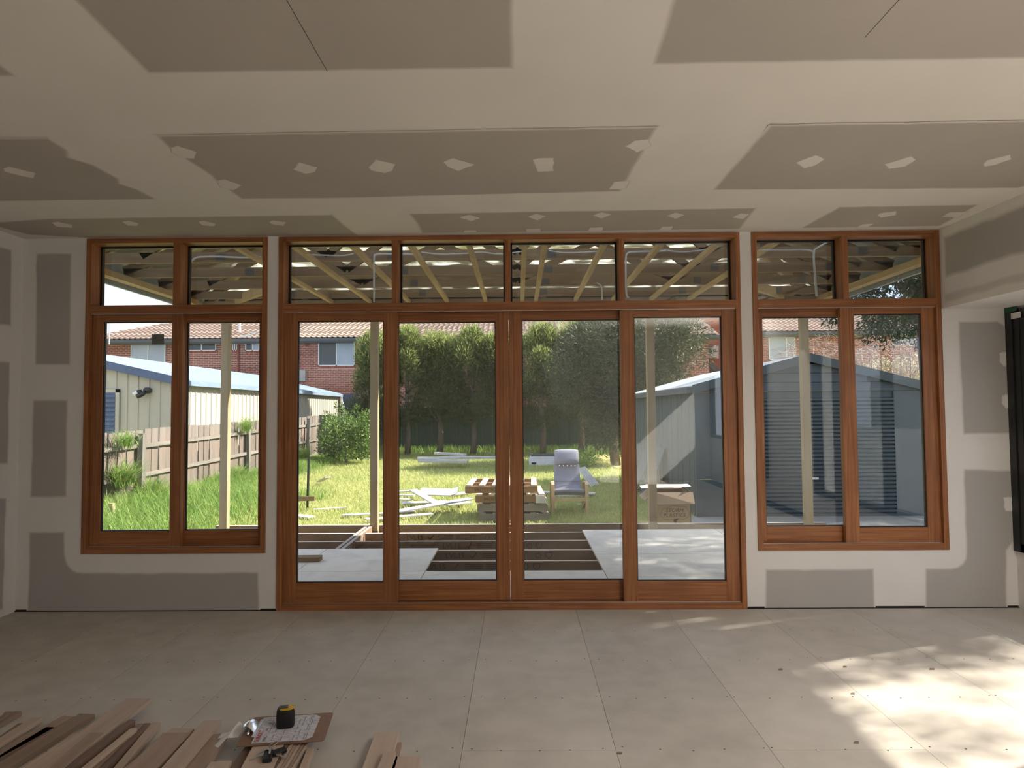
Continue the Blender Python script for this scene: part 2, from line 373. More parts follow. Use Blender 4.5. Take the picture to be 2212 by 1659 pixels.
def leaves(P, D, L, W):                                  # diamond leaves at P along D
    n = len(P); D = unit(D); S = unit(np.cross(D, rng.normal(size=(n, 3))))
    L = np.broadcast_to(np.asarray(L, float).reshape(-1, 1), (n, 1)); W = np.broadcast_to(np.asarray(W, float).reshape(-1, 1), (n, 1))
    V = np.stack([P, P + D * L * .5 + S * W, P + D * L, P + D * L * .5 - S * W], 1).reshape(-1, 3)
    return V, np.arange(4 * n).reshape(n, 4)
def lettering(body, size, mat, parent, M, name='lettering', label=None, align='CENTER'):
    cu = bpy.data.curves.new(name, 'FONT'); cu.body = body; cu.size = size; cu.align_x = align; cu.align_y = 'CENTER'
    cu.extrude = .0006; cu.resolution_u = 2
    t = bpy.data.objects.new(name, cu); COL.objects.link(t)
    dg = bpy.context.evaluated_depsgraph_get(); me = bpy.data.meshes.new_from_object(t.evaluated_get(dg))
    bpy.data.objects.remove(t); bpy.data.curves.remove(cu)
    me.name = name; me.materials.clear(); me.materials.append(MT[mat])
    me.transform(Matrix.Translation(-Vector(origin_of(parent))) @ M)
    o = bpy.data.objects.new(name, me); link(o, parent)
    if label: o['label'] = label
    return o
def facing(loc, xdir, zdir):                             # matrix: text x along xdir, text y along zdir
    x = Vector(xdir).normalized(); y = Vector(zdir).normalized(); n = x.cross(y)
    return Matrix(((x.x, y.x, n.x, loc[0]), (x.y, y.y, n.y, loc[1]), (x.z, y.z, n.z, loc[2]), (0, 0, 0, 1)))


# ================================================================== THE ROOM
WY, CEIL, XL, XB, XR, XR2, YB, SOF = 4.36, 2.565, -3.44, 2.895, 3.345, 3.65, -3.4, 2.018
FOLD = 2.775; RISE = math.tan(math.radians(2.7))
def ceil_z(Y): return CEIL if Y >= FOLD else CEIL + (FOLD - Y) * RISE
def ceil_pt(px, py):
    p = atz(px, py, CEIL)
    if p[1] >= FOLD: return p
    d = ray(px, py); t = (CEIL + FOLD * RISE - 1.35) / (d[2] + RISE * d[1]); return EYE + d * t

# floor: sheets with open joints over dark joists
floor = struct(obj('floor', MB().box(XL - .1, XR2 + .1, YB - .1, 4.5, -.20, -.0195), 'dark', base=(0, 0, 0)))
SW = .61; n_ = 0
for k in range(-7, 6):
    x0 = .376 + SW * (k - 1); x1 = x0 + SW
    cuts = {0: [2.58, .75], 2: [2.58, .8], 1: [1.2, 3.9 + .9], -1: [.3, 1.65], 3: [1.2], -2: [2.1], -3: [.75]}.get(k, [1.2 + .45 * (k % 3)])
    ys = [YB] + sorted(c for c in cuts if c < 4.4) + [4.42]
    for a, b in zip(ys[:-1], ys[1:]):
        xa, xb = max(x0 + .0008, XL), min(x1 - .0008, XR2)
        if xb - xa < .05: continue
        o = obj('floor_sheet', MB().box(xa, xb, a + .0008, b - .0008, -.0195, 0), 'floor', floor)
sc = MB()
for r in range(-6, 5):
    y = 2.58 + .4525 * r
    for k in range(-7, 6):
        for t in (.03, .17, .305, .44, .58):
            x = .376 + SW * (k - 1) + t + random.uniform(-.02, .02)
            if XL < x < XR and y > .6:
                yy = y + random.uniform(-.008, .008) + (.018 if t in (.03, .58) else 0)
                q = [(x + .0042 * math.cos(i * 1.0472), yy + .0042 * math.sin(i * 1.0472), .0004) for i in range(6)]
                sc.add(q, [tuple(range(6))])
stuff(obj('screw_heads', sc, 'screw', floor))

# ceiling (flat by the windows, rising gently towards the back of the room)
cb = MB()
cb.prism([(XL, WY + .14, CEIL), (XL, FOLD, CEIL), (XL, YB, ceil_z(YB)), (XL, YB, ceil_z(YB) + .12), (XL, FOLD, CEIL + .12), (XL, WY + .14, CEIL + .12)], (XR2 - XL, 0, 0))
ceiling = struct(obj('ceiling', cb, 'board'))

def patch(name, pts, normal, parent, inner, outer, feather, mat, lift=.0012, wob=.004, seg=.09):
    """a thin trowelled or bare area of board: polygon lifted off the surface, blended at its rim"""
    pts = [np.array(p, float) for p in pts]; nrm = np.array(normal, float)
    P = []
    for i in range(len(pts)):
        a, b = pts[i], pts[(i + 1) % len(pts)]; L = np.linalg.norm(b - a); k = max(1, min(40, int(L / seg)))
        for j in range(k):
            q = a + (b - a) * j / k
            if j: q = q + np.cross(nrm, (b - a) / L) * random.gauss(0, wob)
            P.append(q)
    n = len(P); A = sum(np.cross(P[i] - P[0], P[(i + 1) % n] - P[0]) for i in range(n)) @ nrm
    sgn = 1 if A > 0 else -1; Q = []
    for i in range(n):
        e1 = unit(P[i] - P[i - 1]); e2 = unit(P[(i + 1) % n] - P[i])
        n1, n2 = np.cross(nrm, e1) * sgn, np.cross(nrm, e2) * sgn; m = n1 + n2; L = np.linalg.norm(m)
        m = m / L if L > .2 else n1
        Q.append(P[i] + m * feather / max(.45, m @ n1))
    up = nrm * lift
    V = [p + up * .15 for p in P] + [q + up for q in Q]
    off = origin_of(parent)
    me = bpy.data.meshes.new(name)
    fs = [(i, (i + 1) % n, n + (i + 1) % n, n + i) for i in range(n)] + [tuple(range(n, 2 * n))]
    if sgn < 0: fs = [f[::-1] for f in fs]
    me.from_pydata([tuple(p - off) for p in V], [], fs); me.materials.append(MT[mat])
    a_ = me.attributes.new('paper', 'FLOAT', 'POINT'); a_.data.foreach_set('value', [outer] * n + [inner] * n); me.update()
    return link(bpy.data.objects.new(name, me), parent)

DN = (0, 0, -1); NEAR_N = unit(np.array([0, -RISE, -1.0]))
# bare board areas of the ceiling
for poly in ([(118, -40), (320, 160), (1112, 149), (1113, -40)],
             [(1464, -40), (1407, 140), (2290, 127), (2290, -40)],
             [(-90, 68), (40, 166), (-90, 168)]):
    patch('bare_board', [ceil_pt(*p) for p in poly], NEAR_N, ceiling, 1, .0, .02, 'board', wob=.0012)
for a_, b_ in (((597, -40), (707, 153)), ((1977, -40), (1868, 80))):
    A_, B_ = ceil_pt(*a_), ceil_pt(*b_)
    obj('board_joint', MB().bar(A_ + NEAR_N * .0005, B_ + NEAR_N * .0005, .0014, .003), 'dark', ceiling)
for poly in ([(-110, 298), (105, 297), (150, 325), (152, 340), (205, 356), (260, 386), (263, 397), (300, 409), (342, 431), (-110, 437)],
             [(335, 292), (1424, 273), (1342, 414), (700, 429), (520, 430), (462, 388), (455, 380), (368, 325)],
             [(1662, 269), (2300, 259), (2300, 380), (2195, 407), (1537, 411)],
             [(-20, 480), (100, 472), (720, 463), (742, 482), (776, 509), (200, 514), (60, 507), (-20, 486)],
             [(880, 461), (1637, 448), (1600, 495), (910, 504), (898, 482)],
             [(1812, 446), (2118, 441), (2030, 489), (1728, 493)]):
    patch('bare_board', [atz(p[0], p[1], CEIL) for p in poly], DN, ceiling, 1, .0, .022, 'board', wob=.0016)
# trowelled screw patches
def diamond(cx, cy, w, h, t): return [(cx - w / 2, cy + t), (cx - w * .1, cy - h / 2), (cx + w / 2, cy - t), (cx + w * .15, cy + h / 2)]
for px in ([(5, 362), (20, 359), (80, 374), (74, 385), (50, 381), (8, 370)], [(366, 318), (382, 314), (427, 328), (422, 343), (395, 341), (370, 330)],
           [(466, 390), (485, 386), (524, 400), (505, 411), (475, 404)], [(631, 366), (645, 349), (687, 361), (682, 372), (660, 376)],
           [(794, 361), (810, 343), (856, 354), (848, 369), (832, 374), (800, 368)], [(955, 349), (978, 340), (1028, 355), (990, 370), (965, 360)],
           [(1149, 344), (1160, 341), (1197, 340), (1198, 369), (1160, 371)], [(1348, 316), (1370, 303), (1400, 300), (1408, 314), (1375, 330)],
           [(1314, 409), (1325, 392), (1362, 389), (1352, 408)], [(1718, 351), (1762, 334), (1783, 343), (1762, 357), (1736, 364)],
           [(1908, 355), (1970, 336), (1980, 344), (1955, 360), (1918, 365)], [(2122, 354), (2130, 346), (2185, 332), (2187, 343), (2150, 356), (2124, 360)],
           [(110, 480), (124, 478), (158, 485), (157, 492), (120, 489)], [(262, 478), (278, 476), (301, 482), (297, 488), (275, 487)],
           [(426, 478), (440, 476), (467, 483), (462, 489), (435, 486)], [(580, 479), (588, 475), (619, 479), (615, 488), (586, 484)],
           [(990, 469), (1015, 463), (1040, 471), (1018, 478)], [(1138, 468), (1158, 461), (1182, 466), (1162, 476)], [(1279, 465), (1300, 457), (1323, 463), (1298, 472)],
           [(1439, 466), (1460, 458), (1481, 464), (1458, 473)], [(1580, 469), (1600, 460), (1620, 462), (1605, 474)], [(1893, 466), (1900, 460), (1937, 455), (1937, 464), (1902, 470)],
           [(2032, 468), (2050, 458), (2095, 456), (2070, 470)], [(998, 503), (1003, 497), (1030, 497), (1030, 502)], [(1133, 501), (1136, 494), (1168, 493), (1169, 500)],
           [(1268, 499), (1274, 491), (1303, 490), (1302, 498)], [(1420, 497), (1430, 489), (1456, 488), (1450, 497)], [(1846, 493), (1862, 484), (1890, 482), (1870, 493)]):
    patch('screw_patch', [atz(p[0], p[1], CEIL) for p in px], DN, ceiling, 0, .75, .009, 'board', lift=.0026, wob=.002, seg=.03)

# walls
OPEN = dict(w1=(-2.992, -1.730, .388, 2.56), d=(-1.652, 1.530, 0.0, 2.56), w2=(1.612, 2.893, .388, 2.56))
wf = MB(); y0, y1 = WY, 4.50; G0 = .014
wf.box(XL, -2.992, y0, y1, G0, CEIL).box(-1.730, -1.652, y0, y1, G0, CEIL).box(1.530, 1.612, y0, y1, G0, CEIL).box(2.893, XR + .12, y0, y1, G0, CEIL)
wf.box(-2.992, -1.730, y0, y1, G0, .388).box(1.612, 2.893, y0, y1, G0, .388).box(-2.992, -1.730, y0, y1, 2.56, CEIL).box(-1.652, 1.530, y0, y1, 2.56, CEIL).box(1.612, 2.893, y0, y1, 2.56, CEIL)
wall_front = struct(obj('wall_front', wf, 'wallboard'))
obj('dark_gap_fill', MB().box(XL, -1.652, 4.363, 4.49, 0, .02).box(1.53, XR, 4.363, 4.49, 0, .02), 'dark', wall_front)  # added dark filler that stops light leaking under the wall
obj('gap_shade_line', MB().box(XL, -1.652, 4.3545, 4.3575, 0, .006).box(1.53, XR, 4.3545, 4.3575, 0, .006), 'dark', wall_front)  # thin dark strip drawn for the shade line at the wall foot
wall_left = struct(obj('wall_left', MB().box(XL - .12, XL, YB, 4.5, 0, ceil_z(YB)), 'wallboard'))
wall_back = struct(obj('wall_back', MB().box(XL - .12, XR2 + .12, YB - .12, YB, 0, ceil_z(YB)), surf('whitened_back_wall', (.88, .88, .88), rough=.8)))  # whitened beyond the other walls so its sun patch mirrors brighter
# right wall: window by the front corner, a jog, a rear window by the back corner
JOG = 1.45; AZ0, AZ1, AY0, AY1 = .38, 2.0, 1.63, 4.30; BZ0, BZ1, BY0, BY1 = .8, 2.04, -3.36, -2.15
wr = MB()
T = .12; top = ceil_z(YB)
wr.box(XR, XR + T, JOG, AY0, 0, top).box(XR, XR + T, AY1, 4.5, 0, top).box(XR, XR + T, AY0, AY1, 0, AZ0).box(XR, XR + T, AY0, AY1, AZ1, top)
wr.box(XR, XR2 + T, JOG - .1, JOG, 0, top)
wr.box(XR2, XR2 + T, BY1, JOG, 0, top).box(XR2, XR2 + T, YB, BY0, 0, top).box(XR2, XR2 + T, BY0, BY1, 0, BZ0).box(XR2, XR2 + T, BY0, BY1, BZ1, top)
wall_right = struct(obj('wall_right', wr, 'wallboard'))
bulkhead = struct(obj('trim_1', MB().box(XB, XR, JOG, WY, SOF, CEIL), 'wallboard'))

# bare and coated areas of the walls
FN = (0, -1, 0)
def wallpatch(px, **k):
    return patch('bare_board', [np.maximum(at(x, y, WY - .0005), [-9, 0, -.022]) for x, y in px], FN, wall_front, 1, 0, k.get('f', .018), 'wallboard', wob=.002)
for px in ([(78, 546), (157, 546), (153, 790), (74, 790)], [(70, 862), (148, 862), (146, 1075), (64, 1076)],
           [(62, 1148), (141, 1147), (142, 1196), (144, 1208), (149, 1220), (157, 1229), (168, 1234), (180, 1235), (560, 1235), (562, 1345), (57, 1350)],
           [(1652, 1228), (1889, 1226), (1892, 1340), (1652, 1340)], [(1997, 1226), (2054, 1226), (2068, 1223), (2078, 1216), (2084, 1205), (2085, 1190), (2080, 1012), (2190, 1014), (2191, 1170), (2176, 1190), (2178, 1340), (1998, 1340)],
           [(2069, 693), (2155, 692), (2190, 712), (2193, 938), (2079, 940)]):
    wallpatch(px)
for px in ([(2157, 762), (2166, 758), (2184, 760), (2188, 792), (2168, 793), (2158, 782)], [(2163, 855), (2172, 850), (2188, 852), (2190, 882), (2172, 883), (2163, 872)],
           [(2166, 1074), (2190, 1073), (2191, 1106), (2172, 1105)], [(2170, 700), (2186, 698), (2186, 712), (2176, 712)]):
    patch('screw_patch', [at(x, y, WY - .001) for x, y in px], FN, wall_front, 0, .8, .012, 'wallboard', lift=.0026, seg=.03)
LN = (1, 0, 0)
for px in ([(-40, 522), (26, 538), (25, 706), (-40, 702)], [(-40, 776), (23, 780), (18, 1004), (-40, 1006)], [(-40, 1074), (15, 1074), (8, 1316), (-40, 1345)]):
    patch('bare_board', [atx(x, y, XL + .0005) for x, y in px], LN, wall_left, 1, 0, .018, 'wallboard')
BN = (-1, 0, 0)
patch('bare_board', [atx(x, y, XB - .0005) for x, y in [(2036, 510), (2230, 432), (2230, 548), (2185, 556), (2040, 604)]], BN, bulkhead, 1, 0, .03, 'wallboard')
patch('bare_board', [atx(x, y, XB - .0005) for x, y in [(2040, 634), (2230, 582), (2230, 606), (2040, 655)]], BN, bulkhead, .45, 0, .02, 'wallboard')

# ------------------------------------------------------------------ timber windows and the sliding door
def member(root, name, x0, x1, z0, z1, y0=4.35, y1=4.5):
    horiz = (x1 - x0) > (z1 - z0)
    return obj(name, MB().box(x0, x1, y0, y1, z0, z1), 'frame_h' if horiz else 'frame_v', root, bevel=.002)
def sash(root, x0, x1, z0, z1, y0, sl, sr, rt, rb, label=None):
    y1 = y0 + .04
    m = MB().box(x0, x0 + sl, y0, y1, z0, z1).box(x1 - sr, x1, y0, y1, z0, z1)
    m.box(x0 + sl, x1 - sr, y0 + .0006, y1, z1 - rt, z1, 1).box(x0 + sl, x1 - sr, y0 + .0006, y1, z0, z0 + rb, 1)
    s = obj('sash', m, ['frame_v', 'frame_h'], root, bevel=.0015)
    b = MB(); g = .006; xa, xb, za, zb = x0 + sl, x1 - sr, z0 + rb, z1 - rt; yb0, yb1 = y0 + .012, y0 + .03
    b.box(xa, xa + g, yb0, yb1, za, zb).box(xb - g, xb, yb0, yb1, za, zb).box(xa, xb, yb0, yb1, za, za + g).box(xa, xb, yb0, yb1, zb - g, zb)
    obj('glazing_bead', b, 'black', s)
    obj('pane', MB().box(xa, xb, y0 + .018, y0 + .024, za, zb), 'glass', s)
    return s
def light_pane(root, x0, x1, z0, z1, y=4.462):
    bd = MB(); g = .012
    bd.box(x0, x0 + g, y - .012, y + .012, z0, z1).box(x1 - g, x1, y - .012, y + .012, z0, z1).box(x0, x1, y - .012, y + .012, z0, z0 + g).box(x0, x1, y - .012, y + .012, z1 - g, z1)
    b = obj('glazing_bead', bd, 'black', root)
    obj('pane', MB().box(x0, x1, y - .003, y + .003, z0, z1), 'glass', b)
J = .035; HZ0, TZ0, TZ1 = 2.525, 2.035, 2.092
def unit_frame(name, x0, x1, z0, sill_h):
    r = thing(name, (0, 4.42, z0)); struct(r)
    member(r, 'jamb', x0, x0 + J, z0, 2.56); member(r, 'jamb', x1 - J, x1, z0, 2.56)
    member(r, 'head', x0 + J, x1 - J, HZ0, 2.56); member(r, 'sill', x0 + J, x1 - J, z0, z0 + sill_h)
    member(r, 'transom', x0 + J, x1 - J, TZ0, TZ1)
    tr = obj('sash_track', MB().box(x0 + J, x1 - J, 4.372, 4.376, z0 + sill_h, z0 + sill_h + .004).box(x0 + J, x1 - J, 4.36, 4.372, TZ0 - .004, TZ0), 'alu', r)
    return r
w1 = unit_frame('window_1', -2.992, -1.730, .388, .042)
member(w1, 'mullion', -2.386, -2.334, TZ1, HZ0)
light_pane(w1, -2.957, -2.386, TZ1, HZ0); light_pane(w1, -2.334, -1.765, TZ1, HZ0)
s1 = sash(w1, -2.957, -2.325, .43, TZ0, 4.375, .075, .075, .055, .105)
sash(w1, -2.395, -1.765, .43, TZ0, 4.425, .07, .045, .055, .10)
pq = at(341, 733, 4.39)
obj('glass_sticker', MB().box(pq[0] - .042, pq[0] + .042, 4.390, 4.3925, pq[2] - .036, pq[2] + .036), surf('grey_film', (.16, .17, .16), rough=.6), s1)['label'] = 'small grey square sticker on the glass'
d1 = unit_frame('door_1', -1.652, 1.530, 0, .042)
for a, b in ((-.868, -.826), (-.088, -.048), (.700, .738)): member(d1, 'mullion', a, b, TZ1, HZ0)
for a, b in ((-1.617, -.868), (-.826, -.088), (-.048, .700), (.738, 1.495)): light_pane(d1, a, b, TZ1, HZ0)
sash(d1, -1.617, -.832, .046, TZ0, 4.375, .090, .097, .062, .135)
sash(d1, -.930, -.0655, .046, TZ0, 4.425, .090, .092, .068, .130)
sash(d1, -.0625, .812, .046, TZ0, 4.425, .090, .092, .060, .130)
sash(d1, .705, 1.495, .046, TZ0, 4.375, .095, .093, .052, .135)
w2 = unit_frame('window_2', 1.612, 2.893, .388, .042)
member(w2, 'mullion', 2.228, 2.268, TZ1, HZ0)
light_pane(w2, 1.647, 2.228, TZ1, HZ0); light_pane(w2, 2.268, 2.858, TZ1, HZ0)
sash(w2, 1.647, 2.300, .43, TZ0, 4.425, .052, .055, .055, .105)
sash(w2, 2.215, 2.858, .43, TZ0, 4.375, .094, .088, .045, .105)

# black framed windows of the right wall
def black_window(name, X, ya, yb, za, zb, mull, gl='sideglass'):
    r = thing(name, (X, (ya + yb) / 2, za)); struct(r); x0, x1 = X - .015, X + .075; w = .055
    obj('jamb', MB().box(x0, x1, ya, ya + w, za, zb), 'black', r); obj('jamb', MB().box(x0, x1, yb - w, yb, za, zb), 'black', r)
    obj('head', MB().box(x0, x1, ya, yb, zb - w, zb), 'black', r); obj('sill', MB().box(x0, x1, ya, yb, za, za + w), 'black', r)
    for m in mull: obj('mullion', MB().box(x0, x1, m - w / 2, m + w / 2, za, zb), 'black', r)
    es = [ya] + list(mull) + [yb]
    for a, b in zip(es[:-1], es[1:]): obj('pane', MB().box(X + .03, X + .036, a + .02, b - .02, za + .02, zb - .02), gl, r)
    return r
w3 = black_window('window_3', XR, AY0, AY1, AZ0, AZ1, (2.93,))
black_window('window_4', XR2, BY0, BY1, BZ0, BZ1, (), 'clear')
obj('jamb', MB().box(XR - .022, XR, 4.30, 4.357, .38, 2.02), 'black', w3)
obj('stile', MB().box(XR - .012, XR + .05, 4.05, 4.25, .40, 1.98), 'black', w3)
obj('tape', MB().box(XR - .0235, XR - .021, 4.25, 4.357, 1.985, 2.022).box(XR - .0235, XR, 4.296, 4.30, 1.985, 2.022), 'green_tape', w3)['label'] = 'green tape on the frame corner'
obj('label_strip', MB().box(XR - .0235, XR - .021, 4.22, 4.30, 1.935, 1.975), 'white', w3)
black_window('added_window_6', XR2 - .08, -2.06, -.48, .32, 2.02, (), 'whitewood')  # mock window without an opening, added to go with the side fill lamp
# made-up rooflight frame around the ceiling fill lamp
w5 = thing('added_window_5', (2.3, .9, 2.6)); struct(w5); g_ = ceil_z(.9)
for b_ in ((1.75, 2.89, .50, .58), (1.75, 2.89, 1.82, 1.90), (1.75, 1.83, .58, 1.82), (2.87, 2.89, .58, 1.82)): obj('frame', MB().box(*b_, 2.60, g_ + .05), 'whitewood', w5)
# eave over the right window
struct(obj('trim_2', MB().box(XR + T, 3.97, JOG, 4.6, 2.30, 2.45), 'whitewood'))
struct(obj('roof', MB().prism([(XL - .3, YB - .3, top + .14), (XR2 + .4, YB - .3, top + .14), (XR2 + .4, 4.55, CEIL + .14), (XL - .3, 4.55, CEIL + .14)], (0, 0, .05)), 'gutter'))


# ================================================================== THE DECK AND ITS ROOF
GZ = -.45
# ground
def smooth_ground():
    g = MB(); xs = [-40, -14, -7.4, -4, 0, 4, 8, 14, 40]; ys = [4.5, 8, 12, 16, 20, 24, 27.5, 31, 60]
    g.grid([[(x, y, GZ) for x in xs] for y in ys]); g.grid([[(x, y, GZ) for x in (XR2 + .12, 8, 14, 40)] for y in (-20, 4.5)])
    return g
ground = struct(obj('ground', smooth_ground(), 'soil', base=(0, 0, 0)))

deck_y = [5.35, 5.76, 6.20, 6.64, 7.08]
def joist(y, x0, x1, label, name='deck_joist', z0=-.19, mat='lvl', th=.042):
    o = obj(name, MB().box(x0, x1, y - th / 2, y + th / 2, z0, -.002, 0, 1), [mat, 'lvl_edge'], base=((x0 + x1) / 2, y, z0))
    return tag(o, label, 'joist', 'deck joists')
jl = ['first', 'second', 'third', 'fourth', 'fifth']
joists = []
for y, n in zip(deck_y, jl):
    joist(y, -3.6, -1.82, 'brown floor joist left of the diagonal bearer, %s row from the sliding door' % n)
    joists.append(joist(y, -1.70, 3.55, 'brown stamped floor joist right of the diagonal bearer, %s row from the sliding door' % n))
rim = obj('rim_joist', MB().box(-3.6, 3.6, 7.56, 7.605, -.21, .0, 0, 1), ['lvl', 'lvl_edge'], base=(0, 7.58, -.21))
tag(rim, 'long brown rim joist along the far edge of the deck', 'joist')
br = obj('bearer', MB().box(-1.805, -1.768, 4.55, 7.55, -.25, .004, 0, 1).box(-1.752, -1.715, 4.55, 7.55, -.25, .004, 0, 1), ['lvl', surf('bearer_top', (.30, .29, .30), (.42, .38, .34), 9, (1, .1, 1))], base=(-1.76, 6, -.25))
tag(br, 'doubled bearer running away from the house across the open joists', 'bearer')
for i, (x, s) in enumerate(((-.55, 'LVL15'), (-.75, 'LVL15'), (-.62, 'LVL15'), (-.70, 'LVL15'), (-1.15, 'LVL15'))):
    y = deck_y[i] - .0212; z = -.05; j = joists[i]; h = .6
    lettering(s, .072, 'ink', j, facing((x, y, z), (1, 0, 0), (0, 0, 1)), 'stamp')
    m = MB().tube([(x + .15, y, z), (x + .165, y, z - .022), (x + .21, y, z + .034)], .005, 5)
    for k in range(3):
        m.box(x + .26, x + .26 + .16, y - .0008, y, z + .018 - k * .018, z + .025 - k * .018); m.box(x + .45, x + .45 + .22 - .05 * k, y - .0008, y, z + .018 - k * .018, z + .024 - k * .018)
    m.tube([(x + .80 + .026 * math.cos(t * .785), y, z + .026 * math.sin(t * .785)) for t in range(9)], .003, 4)
    m.tube([(x + .87, y, z + .028), (x + .93, y, z + .028), (x + .93, y, z - .006), (x + .90, y, z - .032), (x + .87, y, z - .006), (x + .87, y, z + .028)], .003, 4)
    stuff(obj('stamp_marks', m, 'ink', j))
# sheets laid on the joists
def sheet(x0, x1, y0, y1, label, z=.0):
    o = obj('deck_sheet', MB().box(x0, x1, y0, y1, z, z + .02, 1, 0), ['decksheet', 'decksheet_edge'], base=((x0 + x1) / 2, (y0 + y1) / 2, z), bevel=.002)
    return tag(o, label, 'floor sheet', 'sheets laid on the deck joists')
sheet(-3.55, -.785, 4.53, 5.325, 'grey floor sheet laid against the left of the sliding door')
sheet(-.780, .69, 4.53, 5.325, 'grey floor sheet laid against the middle of the sliding door')
sheet(-3.55, -1.86, 5.33, 6.20, 'grey floor sheet with a timber offcut lying on it')
sheet(-1.855, -.785, 5.33, 6.20, 'grey floor sheet whose right end overhangs the open joists')
sheet(.695, 2.15, 4.53, 5.92, 'near grey floor sheet in front of the right door leaf')
sheet(.695, 2.15, 5.925, 7.10, 'far grey floor sheet in front of the cardboard box')
sheet(2.155, 3.5, 4.53, 7.10, 'grey floor sheet outside the right window')
p = at(665, 1208, 5.7)
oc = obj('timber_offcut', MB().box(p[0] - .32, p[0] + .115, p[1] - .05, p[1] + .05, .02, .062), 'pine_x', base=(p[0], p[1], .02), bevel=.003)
tag(oc, 'short pale timber offcut lying on the left deck sheet', 'timber')

# posts
PX = [(-3.47, 'leftmost timber post, standing outside the left window'), (-1.70, 'timber post standing on the deck edge behind the left door leaf'),
      (1.56, 'timber post standing on the deck edge behind the cardboard box'), (3.37, 'timber post standing outside the right window before the grey shed')]
for x, l in PX:
    t = thing('veranda_post', (x, 7.52, GZ), l, 'post', 'veranda posts')
    obj('shaft', MB().box(x - .045, x + .045, 7.475, 7.555, GZ, 2.42), 'pine_z', t, bevel=.004)
    obj('bracket', MB().box(x - .05, x + .05, 7.47, 7.475, -.25, -.05), 'plate', t)

# roof framing
EX0, EX1, EYF, EZ, PIT = -3.88, 3.66, 7.82, 2.66, .40
rx = [round(-2.2 + .456 * k, 3) for k in range(5)] + [.055, .215] + [round(.68 + .445 * k, 3) for k in range(4)]
def roof_h(x, y): return EZ + .09 + PIT * max(0, min(x - EX0, EX1 - x, EYF - y))
ord_ = ['nearest', 'second', 'third', 'fourth', 'fifth', 'farthest']
for i, y in enumerate((4.92, 5.52, 6.12, 6.72, 7.32, 7.72)):
    t = thing('roof_truss', (0, y, EZ), 'bare pine roof truss across the veranda, %s from the house' % ord_[i], 'truss', 'roof trusses of the veranda')
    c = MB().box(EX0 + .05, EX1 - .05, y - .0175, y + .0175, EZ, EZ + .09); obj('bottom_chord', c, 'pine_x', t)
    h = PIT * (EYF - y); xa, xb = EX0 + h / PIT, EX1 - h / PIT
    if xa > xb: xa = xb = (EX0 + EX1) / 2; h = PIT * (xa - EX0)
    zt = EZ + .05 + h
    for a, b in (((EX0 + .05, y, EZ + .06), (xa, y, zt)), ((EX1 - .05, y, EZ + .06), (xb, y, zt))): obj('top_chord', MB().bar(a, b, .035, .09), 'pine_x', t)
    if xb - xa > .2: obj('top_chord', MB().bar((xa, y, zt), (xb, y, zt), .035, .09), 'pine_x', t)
    if h > .25:
        n = 8
        for k in range(n):
            u0, u1 = -3.3 + 6.6 * k / n, -3.3 + 6.6 * (k + 1) / n
            za, zb = (EZ + .06, min(zt, roof_h(u1, y) - .06)) if k % 2 == 0 else (min(zt, roof_h(u0, y) - .06), EZ + .06)
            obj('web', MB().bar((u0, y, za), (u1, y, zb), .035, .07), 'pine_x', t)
    for x in (-2.6, -1.1, .3, 1.9, 3.0): obj('nail_plate', MB().box(x - .04, x + .04, y - .0195, y - .0176, EZ + .012, EZ + .08), 'plate', t)
ws = ['leftmost', 'second', 'third', 'fourth', 'fifth', 'sixth', 'seventh', 'eighth', 'ninth', 'tenth', 'rightmost']
for i, x in enumerate(rx):
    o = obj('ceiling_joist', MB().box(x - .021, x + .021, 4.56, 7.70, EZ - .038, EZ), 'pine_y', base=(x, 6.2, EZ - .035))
    tag(o, 'pale pine joist running away under the trusses, %s of eleven' % ws[i], 'joist', 'veranda ceiling joists')
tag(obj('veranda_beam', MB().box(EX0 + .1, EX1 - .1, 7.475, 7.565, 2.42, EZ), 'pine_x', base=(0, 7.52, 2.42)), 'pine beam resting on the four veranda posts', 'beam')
for sx, l in ((EX0 + .10, 'left side beam under the trusses at the veranda edge'), (EX1 - .10, 'right side beam under the trusses at the veranda edge')):
    tag(obj('side_beam', MB().box(sx - .045, sx + .045, 4.56, 7.78, EZ - .06, EZ - .002), 'pine_y', base=(sx, 6, EZ - .06)), l, 'beam')
for sx, l in ((-1, 'left diagonal hip rafter at the far corner of the veranda roof'), (1, 'right diagonal hip rafter at the far corner of the veranda roof')):
    xx = EX0 + .12 if sx < 0 else EX1 - .12
    m = MB().bar((xx, EYF - .12, EZ + .04), (xx - sx * 2.9, EYF - 3.02, EZ + .06 + PIT * 2.7), .04, .14)
    m.bar((xx - sx * .2, EYF - .1, EZ + .02), (xx - sx * 1.3, EYF - 1.25, EZ + .03), .05, .10)
    tag(obj('hip_rafter', m, 'pine_y', base=(xx, EYF, EZ)), l, 'rafter')
apx = (EX0 + EX1) / 2; hy = EYF - (apx - EX0); az = EZ + .14 + PIT * (apx - EX0)
def roof_plane(pts, label, mt='foil'):
    m = MB().prism(pts, (0, 0, .02), 0, 0)
    o = obj('roof_sarking', m, [mt], base=pts[0]); return tag(o, label, 'roof')
e = EZ + .14
roof_plane([(EX0, 4.52, e), (EX0, EYF, e), (apx, hy + .02, az), (apx, 4.52, az)] if hy > 4.52 else [(EX0, 4.52, e), (EX0, EYF, e), (EX0 + (EYF - 4.52), 4.52, e + PIT * (EYF - 4.52))], 'silver foil under the left slope of the veranda roof')
roof_plane([(EX1, 4.52, e), (EX1, EYF, e), (EX1 - (EYF - 4.52), 4.52, e + PIT * (EYF - 4.52))], 'silver foil under the right slope of the veranda roof')
k = EYF - 4.52
